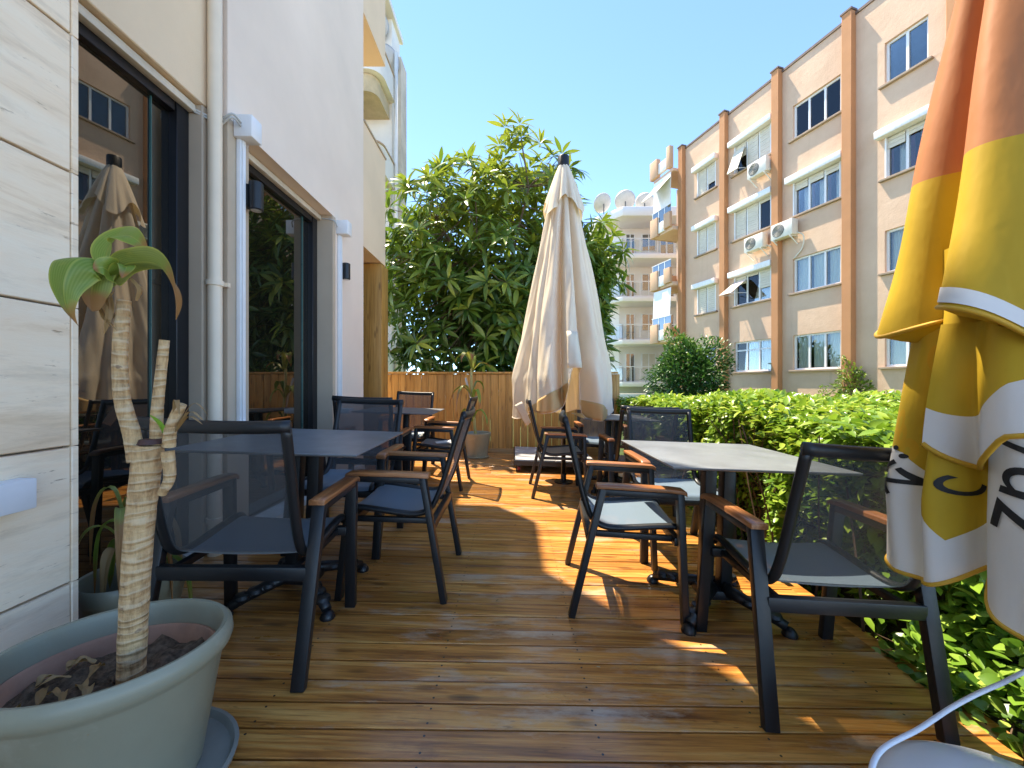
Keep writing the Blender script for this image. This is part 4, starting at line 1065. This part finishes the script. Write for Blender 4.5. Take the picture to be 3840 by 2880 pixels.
for i in range(nth+1):
    th = 360*i/nth; zh = uhem(th); row = []; ur = []
    for j in range(49):
        z = 2.75+(zh-2.75)*j/48; row.append(tuple(np.array(upper(th, z))+np.array([0, 0, zo]))); ur.append((th/360, z-zh+.05 if z-zh < .06 else z-1.0 if z > 1.3 else .2))
    # keep real height in V for the orange print, and a white hem band on the camera side
    ur = [(th/360, (2.75+(zh-2.75)*j/48)) for j in range(49)]
    P.append(row); UVs.append(ur)
M_up = printed('yellow orange canopy print', [(0, 0.), (.46, 0.), (.475, 1.0), (1, 1.0)], .15, False, 1.60)
uvgrid('canopy', P, UVs, M_up, ye)
# white band near the upper hem (sewn strip, slightly proud)
P = []
for th in np.linspace(178, 262, 40):
    P.append([tuple(np.array(upper(th, uhem(th)+dz))*np.array([1.012, 1.012, 1])+np.array([0, 0, zo])) for dz in (.012, .03, .048)])
MB().grid(P).build('white_band', pm('white band cloth', (.78, .77, .75), .7, .04, 4), ye, smooth=True)
M_trim = pm('golden hem tape', (.58, .33, .02), .6, .08, 8)
MB().tube([tuple(np.array(upper(th, uhem(th)))+np.array([0, 0, zo])) for th in np.linspace(0, 360, 181)], .006, 6, cap=False).build('hem_trim', M_trim, ye, smooth=True)
# turned up underside lip
P = []
for th in np.linspace(128, 205, 40):
    x, y, z = upper(th, uhem(th)); row = []
    for t in np.linspace(0, 1, 8): row.append((x*(1-.55*t), y*(1-.55*t), z+zo-.012*math.sin(t*3.1)-.02*t))
    P.append(row)
MB().grid(P).build('canopy_lip', clothmat('yellow underside', (.60, .40, .025), .2), ye, smooth=True)
def lower(th, z):                         # hanging skirt layer
    t = (1.40-z)/(1.40-.55); t = max(0, t); r = .19+.075*min(1, t*1.3)-.03*max(0, t-.75)
    r *= 1-.42*gauss(th, 190, 9)*min(1, t*1.2+.1)-.35*gauss(th, 165, 5)*min(1, t*1.4)*(1-.7*max(0, t-.6)/.4)-.4*gauss(th, 262, 14)-.35*gauss(th, 100, 12)-.35*gauss(th, 40, 14)-.35*gauss(th, 320, 14)
    r *= 1+.16*gauss(th, 222, 18)*t+.08*gauss(th, 148, 12)*t
    r *= 1+.015*math.sin(th*.3+z*8)
    return (r*math.cos(R(th)), r*math.sin(R(th)), z)
def lhem(th): return .535+.075*gauss(th, 190, 9)+.06*gauss(th, 262, 14)+.05*gauss(th, 120, 12)-.02*gauss(th, 222, 22)
P = []; UVs = []
for i in range(nth+1):
    th = 360*i/nth; zh = lhem(th); row = []; ur = []
    for j in range(49):
        z = 1.40+(zh-1.40)*j/48; row.append(tuple(np.array(lower(th, z))+np.array([0, 0, zo]))); ur.append((th/360, z))
    P.append(row); UVs.append(ur)
M_low = printed('yellow white skirt print', [(0, .9), (.36, .90), (.435, .86), (.47, .74), (.50, .66), (.535, .74), (.56, 1.0), (1, 1.0)], .15, True)
uvgrid('skirt', P, UVs, M_low, ye)
MB().tube([tuple(np.array(lower(th, lhem(th)))+np.array([0, 0, zo])) for th in np.linspace(0, 360, 181)], .0055, 6, cap=False).build('hem_trim', M_trim, ye, smooth=True)
# folded valance flap between the two layers
P = []; ed = []; UVs = []
for i, s_ in enumerate(np.linspace(0, 1, 26)):
    th = 176+52*s_; row = []
    top_z = 1.20; bot_z = .90-.07*math.sin(min(1, s_*1.6)*math.pi)+.06*s_
    for t in np.linspace(0, 1, 9):
        z = top_z+(bot_z-top_z)*t; x, y, zz = lower(th, z); k = 1.08+.16*math.sin(t*2.2)*(0.4+s_*.5)
        row.append((x*k, y*k, zz+zo))
    P.append(row); ed.append(row[-1]); UVs.append([(s_, 1-t) for t in np.linspace(0, 1, 9)])
uvgrid('valance_flap', P, UVs, printed('yellow white flap print', [(0, .30), (.5, .40), (1, .52)], .15), ye)
MB().tube(ed, .006, 6).build('hem_trim', M_trim, ye, smooth=True)
M_ink = pm('black print', (.012, .012, .014), .6, .1, 20)
def letters(txt, th0, z0, size, rot, surf, name='lettering'):
    cu = bpy.data.curves.new('t', 'FONT'); cu.body = txt; cu.size = size; cu.align_x = 'CENTER'; cu.align_y = 'CENTER'; cu.resolution_u = 6
    to = bpy.data.objects.new('t', cu); COL.objects.link(to)
    bpy.context.view_layer.update(); dg = bpy.context.evaluated_depsgraph_get()
    me = bpy.data.meshes.new_from_object(to.evaluated_get(dg)); bpy.data.objects.remove(to)
    bm = bmesh.new(); bm.from_mesh(me); me.clear_geometry()
    bmesh.ops.rotate(bm, verts=bm.verts, cent=(0, 0, 0), matrix=Matrix.Rotation(rot, 3, 'Z'))
    for ax in (0, 1):
        for q in np.arange(-.3, .3, .008):
            no = (1, 0, 0) if ax == 0 else (0, 1, 0); co = (q, 0, 0) if ax == 0 else (0, q, 0)
            bmesh.ops.bisect_plane(bm, geom=bm.verts[:]+bm.edges[:]+bm.faces[:], plane_co=co, plane_no=no)
    for v_ in bm.verts:
        th = th0+math.degrees(v_.co.x/.25); x, y, z = surf(th, z0+v_.co.y); k = 1+.0035/math.hypot(x, y)
        v_.co = (x*k, y*k, z+zo)
    bm.to_mesh(me); bm.free(); me.materials.append(M_ink)
    o = bpy.data.objects.new(name, me); COL.objects.link(o); o.parent = ye; return o
letters('üz', 152, .815, .14, R(-52), lower)
letters('zn/', 212, .83, .17, R(80), lower)
letters('c', 181, .80, .11, R(60), lower)
b = MB(); b.tube([(0, 0, .10+zo), (0, 0, 2.85+zo)], .02, 12); b.build('pole', M_white, ye, smooth=True)
b = MB(); b.lathe([(.001, 0), (.03, 0), (.03, .02), (.022, .03), (.022, .2), (.001, .2)], 28); b.build('base', M_frame, ye, smooth='auto')
# white domed unit and flat cable
de = empty('white_dome_unit'); put(de, deckmat(1.10, .79, 0))
b = MB(); b.lathe([(.001, .0), (.26, .0), (.285, .02), (.29, .09), (.275, .125), (.24, .15), (.17, .170), (.08, .180), (.001, .182)], 48)
b.build('shell', pm('glossy white plastic', (.80, .81, .83), .22, .03, 4), de, smooth='auto')
b = MB(); b.lathe([(.2895, .05), (.2915, .055), (.2895, .06), (.287, .055)], 48); b.f = b.f[:-2]; b.build('seam', M_ac, de)
tag(de, 'white domed plastic unit on the deck in the lower right corner', 'plastic unit')
b = MB(); b.tube(catmull([(.80, .83, .10), (.795, .87, .16), (.86, .92, .19), (1.0, .965, .205), (1.13, 1.0, .235), (1.26, 1.02, .27), (1.45, 1.05, .30), (1.7, 1.08, .2)], 8), .0068, 8, flat=.8)
tag(b.build('white_cable', pm('white rubber cable', (.72, .73, .78), .35, .03, 9), smooth=True), 'thick white cable rising from the white domed unit towards the creeper', 'cable')

# ================================================================== POTTED PLANTS
def pot(e, R0, H, sx, sy, rot, m, seg=56):
    prof = [(.001, 0), (.70*R0, 0), (.72*R0, .01), (.93*R0, H-.075), (.955*R0, H-.07), (1.0*R0, H-.055), (1.02*R0, H-.03), (1.01*R0, H-.008), (.98*R0, H), (.93*R0, H-.004), (.905*R0, H-.02), (.885*R0, H-.10), (.86*R0, H-.135), (.001, H-.135)]
    MB().lathe(prof, seg, sx=sx, sy=sy, rot=rot).build('pot', m, e, smooth='auto')
def soil(e, R0, z, sx, sy, rot):
    P = []; n_ = 14
    for i in range(n_+1):
        row = []
        for j in range(48):
            a = 2*math.pi*j/48; r_ = R0*i/n_; x, y = r_*math.cos(a)*sx, r_*math.sin(a)*sy
            zz = z+.006*math.sin(x*70+y*31)+.008*math.sin(y*55-x*40)+random.uniform(-.006, .006)
            row.append((x*math.cos(rot)-y*math.sin(rot), x*math.sin(rot)+y*math.cos(rot), zz))
        row.append(row[0]); P.append(row)
    return MB().grid(P).build('soil', M_soil, e, smooth=True)
def strap_leaf(pts, w, m, parent, fold=.18, name='leaf', wave=0., side=None, pw=.75):
    """leaf along 3D midrib; stores 'tip' (0 base .. 1 tip) and 'rnd'"""
    C_ = catmull(pts, 6); n_ = len(C_); P = []; tips = []
    s = Vector(side) if side else None
    for i, p_ in enumerate(C_):
        t = i/(n_-1); tan = (C_[min(i+1, n_-1)]-C_[max(i-1, 0)]).normalized()
        if s is None:
            s = tan.cross(Vector((0, 0, 1)));
            if s.length < .1: s = Vector((1, 0, 0))
        s = (s-tan*s.dot(tan)).normalized(); up = s.cross(tan)
        ww = w*(math.sin(math.pi*min(1, (t*.93+.06))**.85)**pw)
        row = []
        for q in range(-5, 6):
            f_ = q/5; row.append(tuple(p_+s*(ww*f_)+up*(abs(f_)*ww*fold*2+wave*ww*math.sin(t*11+f_*2)*abs(f_))))
            tips.append(t)
        P.append(row)
    o = MB().grid(P).build(name, m, parent, smooth=True)
    a = o.data.attributes.new('tip', 'FLOAT', 'POINT'); a.data.foreach_set('value', np.array(tips, np.float32))
    a = o.data.attributes.new('acr', 'FLOAT', 'POINT'); a.data.foreach_set('value', np.array([abs(q)/5 for _ in C_ for q in range(-5, 6)], np.float32))
    return o
M_dra = leafmat('broad yellow green leaf', (.14, .22, .025), (.17, .27, .03), (.22, .32, .05), False, .35, .33, tip=((.36, .17, .05), .80))
M_draw = leafmat('drying leaf', (.16, .22, .04), (.22, .26, .05), (.26, .26, .06), False, .35, .45, tip=((.34, .17, .06), .55))
M_dry = leafmat('dry brown leaf', (.30, .18, .07), (.38, .24, .10), (.42, .28, .13), False, .3, .6)
def trunkmat():
    m, n, l, p = newmat('ringed pale trunk')
    tc = n.new('ShaderNodeTexCoord'); mp = n.new('ShaderNodeMapping'); mp.inputs['Scale'].default_value = (3.5, 3.5, 12); l.new(tc.outputs['Object'], mp.inputs['Vector'])
    wv = n.new('ShaderNodeTexWave'); wv.bands_direction = 'Z'; wv.inputs['Scale'].default_value = 1.0; wv.inputs['Distortion'].default_value = 9.; wv.inputs['Detail'].default_value = 4; wv.inputs['Detail Scale'].default_value = 1.6
    l.new(mp.outputs[0], wv.inputs['Vector'])
    v = coords(n, l, (60, 60, 14)); f = noise(n, l, v, 1, 6, .7)
    c = ramp(n, l, f, [(.3, (.30, .17, .07)), (.55, (.58, .38, .18)), (.8, (.70, .50, .27))])
    ring = ramp(n, l, wv.outputs['Fac'], [(.80, 0.), (.98, .5)])
    c = mix(n, l, ring, c, (.64, .52, .35))
    dk = ramp(n, l, noise(n, l, coords(n, l, (30, 30, 45)), 1, 4, .6), [(.66, 0.), (.72, .7)])
    c = mix(n, l, dk, c, (.16, .09, .05))
    l.new(c, p.inputs['Base Color']); p.inputs['Roughness'].default_value = .85
    ad = math_(n, l, 'ADD', wv.outputs['Fac'], f); bump(n, l, p, ad, .7, .008); return m
M_trunk = trunkmat()
BX, BY = -.99, .975; bz = -TILT*BX
pe = empty('potted_trunk_plant', (BX, BY, bz)); tag(pe, 'big oval grey green pot with a thick pruned trunk in the left foreground', 'potted plant')
MB().lathe([(.001, .0), (.225, .0), (.245, .018), (.25, .035), (.24, .036), (.23, .02), (.001, .018)], 48, sx=1.05, sy=.9, rot=R(15)).build('saucer', pm('grey plastic saucer', (.24, .23, .19), .5, .15, 6, dirt=((.35, .33, .3), 9, .55, .5)), pe, smooth='auto')
rp = R(18); sxp, syp = .90, .76
o_ = MB().lathe([(.001, .019), (.195, .019), (.200, .03), (.250, .305), (.256, .315), (.270, .325), (.276, .342), (.273, .364), (.262, .374), (.251, .372), (.244, .358), (.238, .29), (.230, .25), (.001, .25)], 64, sx=sxp, sy=syp, rot=rp)
o_.build('pot', M_pot, pe, smooth='auto')
MB().lathe([(.225, .24), (.236, .305), (.238, .312), (.231, .315), (.226, .308), (.215, .24)], 56, sx=sxp, sy=syp, rot=rp).build('inner_pot_rim', M_terra, pe, smooth='auto')
soil(pe, .224, .272, sxp, syp, rp)
tx, ty = .045, -.0
def rings(path, r0, r1, name, parent=pe, n_=None, m=M_trunk):
    C_ = catmull(path, 14); N_ = len(C_); rs = []
    for i in range(N_): t = i/(N_-1); rs.append((r0+(r1-r0)*t)*(1+.010*math.sin(i*2.1)+.012*math.sin(i*.9)+random.uniform(-.008, .008)))
    return MB().tube(C_, rs, 18).build(name, m, parent, smooth='auto')
zt = lambda z: z-bz
rings([(tx, ty, .255), (tx+.008, ty, .45), (tx+.022, ty, .66), (tx+.038, ty, .80), (tx+.045, ty, zt(.90))], .0275, .0305, 'trunk')
b = MB(); b.lathe([(.001, 0), (.027, 0), (.022, .012), (.001, .013)], 20, c=(tx+.05, ty)); o = b.build('cut_face', pm('dark cut wood', (.06, .025, .02), .6), pe, smooth='auto'); o.location.z = zt(.902)
br = rings([(tx+.02, ty-.005, zt(.86)), (tx+.012, ty-.01, zt(.93)), (tx-.012, ty-.01, zt(1.02)), (tx-.016, ty-.01, zt(1.14)), (tx-.006, ty-.01, zt(1.255))], .0185, .0135, 'branch')
rings([(tx+.055, ty+.01, zt(.89)), (tx+.056, ty+.01, zt(.97)), (tx+.062, ty+.01, zt(1.04)), (tx+.075, ty+.01, zt(1.16))], .014, .0105, 'branch')
rings([(tx+.09, ty+.005, zt(.895)), (tx+.10, ty, zt(.94)), (tx+.125, ty, zt(1.0))], .014, .012, 'branch')
rings([(tx+.085, ty-.01, zt(.78)), (tx+.105, ty-.01, zt(.82)), (tx+.10, ty-.01, zt(.885))], .010, .014, 'branch')
# little sprouts near the stub
for k, (dx, dy, dz) in enumerate(((.06, .0, .03), (.07, -.02, .02), (.05, .03, .05), (.03, -.03, .06))):
    strap_leaf([(tx+.11, ty, zt(.93)), (tx+.11+dx*.6, ty+dy*.6, zt(.95+dz)), (tx+.11+dx*1.2, ty+dy, zt(.94+dz*.6))], .006, M_dry, pe, .1)
strap_leaf([(tx+.085, ty, zt(.92)), (tx+.08, ty-.01, zt(.95)), (tx+.065, ty-.02, zt(.975))], .014, leafmat('bright sprout', (.2, .42, .02), (.22, .45, .03), (.25, .5, .04), False, .4, .3), pe, .1)
# leaf crown at the top: growth point
cx_, cy_, cz_ = tx-.05, ty-.02, zt(1.295)
rings([(tx-.02, ty-.012, zt(1.21)), (tx-.055, ty-.02, zt(1.245)), (cx_, cy_, cz_+.01)], .006, .010, 'leaf_stem', m=M_dry)
def wpx(px_, py_, d_):                       # helper: local point from direction and distance
    return ((px_-1105)/850*d_-BX, d_-BY, 1.05-(py_-829)/850*d_-bz)
D0 = .955
def LF(pp, w, m, fold=.16, wave=.1, side=None, pw=.75):
    strap_leaf([wpx(x, y, d_) for x, y, d_ in pp], w, m, pe, fold, 'leaf', wave, side, pw)
LF([(240, 612, D0), (222, 575, .93), (190, 556, .90), (155, 568, .87), (136, 615, .86), (143, 665, .87), (168, 704, .89)], .044, M_dra, .34, .16, (.25, -.62, .72), 1.5)
LF([(238, 610, D0), (228, 560, .95), (240, 525, .96), (268, 508, .96), (295, 518, .95), (318, 545, .95)], .032, M_dra, .2, .25, (.8, -.35, .3))
LF([(243, 612, D0), (262, 575, .95), (300, 566, .94), (340, 572, .93), (368, 610, .93), (378, 650, .935), (378, 690, .94)], .034, M_draw, .2, .2, (0, -.45, .9))
LF([(240, 612, D0), (222, 590, .94), (204, 600, .92), (196, 630, .915), (196, 660, .92), (198, 672, .925)], .036, M_draw, .12, .1, (1, -.2, 0))
LF([(240, 615, D0), (236, 590, .93), (222, 578, .91), (200, 580, .90)], .030, M_dra, .2, .2, (.3, -.2, .9))
LF([(242, 612, D0), (255, 590, .94), (272, 575, .93), (262, 600, .92)], .020, M_dra, .2, .2, (.6, -.5, .4))
for k in range(5):
    q = [(240+random.uniform(-8, 8), 625+k*3, D0), (232+random.uniform(-18, 10), 655+k*5, D0-.01), (238+random.uniform(-20, 14), 690+k*8, D0-.01)]
    LF(q, .007, M_dry, .3, .4)
strap_leaf([wpx(295, 650, .97), wpx(305, 625, .97), wpx(290, 605, .965), wpx(280, 598, .965)], .008, M_dry, pe, .3)
for k in range(26):                          # dry litter on the soil
    a = random.uniform(0, 6.28); r_ = random.uniform(.05, .19); x, y = r_*math.cos(a), r_*math.sin(a)*.78; d = random.uniform(0, 6.28); ln = random.uniform(.02, .06)
    strap_leaf([(x, y, .283), (x+ln*.5*math.cos(d), y+ln*.5*math.sin(d), .295), (x+ln*math.cos(d), y+ln*math.sin(d), .284)], random.uniform(.004, .012), M_dry, pe, .25, 'dry_leaf', .3)
# second pot behind the pillar
qx, qy = -1.47, 1.53; qz = -TILT*qx
pe2 = empty('potted_plant', (qx, qy, qz)); tag(pe2, 'smaller grey green pot with wilted leaves between pillar and left chair', 'potted plant')
pot(pe2, .165, .27, 1, 1, 0, M_pot, 40); soil(pe2, .14, .145, 1, 1, 0)
rings([(0, 0, .12), (.01, 0, .3), (.0, .0, .45)], .012, .009, 'stem', pe2, m=M_trunk)
for k in range(15):
    a = k*2.4; r_ = random.uniform(.10, .2); h = random.uniform(.32, .62); mm = (M_dra, M_draw, M_dry)[k % 3]
    strap_leaf([(0, 0, .25+.012*k), (r_*.5*math.cos(a), r_*.5*math.sin(a), h), (r_*math.cos(a), r_*math.sin(a)*.8, h-.05), (r_*1.15*math.cos(a), r_*1.1*math.sin(a)*.8, h-.28)], random.uniform(.012, .024), mm, pe2, .2, 'leaf', .2)
# far pot at the fence
fx, fy = -.49, 5.55; fz = -TILT*fx
pe3 = empty('potted_dracaena', (fx, fy, fz)); tag(pe3, 'tall drooping leafed plant in a grey green pot before the fence', 'potted plant')
MB().lathe([(.001, .0), (.155, .0), (.165, .02), (.15, .025), (.001, .018)], 36).build('saucer', M_pot, pe3, smooth='auto')
prof_pot = MB().lathe([(.001, .02), (.14, .02), (.178, .29), (.19, .31), (.195, .345), (.185, .352), (.172, .34), (.16, .27), (.001, .27)], 40); prof_pot.build('pot', M_pot, pe3, smooth='auto')
soil(pe3, .158, .275, 1, 1, 0)
rings([(-.02, 0, .27), (-.05, 0, .6), (-.08, 0, 1.0), (-.085, 0, 1.25)], .022, .016, 'stem', pe3, m=leafmat('pale green stem', (.30, .30, .12), (.34, .34, .13), (.38, .36, .15), False, .1, .5))
b = MB(); b.tube([(-.05, .02, .5), (-.10, .03, .85), (-.17, .04, 1.12)], [.012, .014, .016], 8); b.build('stake', pm('grey stick', (.5, .46, .42), .7), pe3, smooth=True)
for k, (a, h0, r_, hh, dr) in enumerate(((2.9, .85, .30, .14, .35), (.3, .9, .14, .16, .1), (3.6, .8, .2, .2, .3), (5.4, .8, .16, .15, .2), (.0, 1.2, .22, .12, .02), (3.1, 1.22, .20, .22, .02), (4.8, 1.22, .12, .24, 0), (1.5, 1.2, .15, .22, .05), (2.4, .55, .22, .12, .25), (5.9, .5, .2, .16, .2), (3.9, 1.2, .16, .25, .02))):
    c_, s_ = math.cos(a), math.sin(a)
    strap_leaf([(-.07, 0, h0), (-.07+r_*.5*c_, r_*.5*s_, h0+hh), (-.07+r_*c_, r_*s_, h0+hh*.9-dr*.3), (-.07+r_*1.2*c_, r_*1.2*s_, h0+hh*.6-dr)], random.uniform(.028, .045), (M_draw, M_dra)[k % 2], pe3, .2, 'leaf', .15)

# scraps of leaf blown onto the boards
nl = 46
Xl = rng.uniform(-1.5, 1.48, nl); Yl = rng.uniform(1.15, 5.6, nl); P = np.stack([Xl, Yl, -TILT*Xl+.004], 1)
dl = np.stack([rng.normal(size=nl), rng.normal(size=nl), rng.normal(0, .05, nl)], 1)
tv, tf = leaf_template(1., .4, 3, .2, -.15)
tag(cloud('leaf_litter', tv, tf, frames(dl, rng.normal(0, .2, nl), rng.uniform(.008, .03, nl)), P, leafmat('dry scrap', (.10, .06, .03), (.24, .15, .06), (.42, .32, .16), True, .1, .7)), 'small dry leaf scraps scattered over the deck boards', kind='stuff')
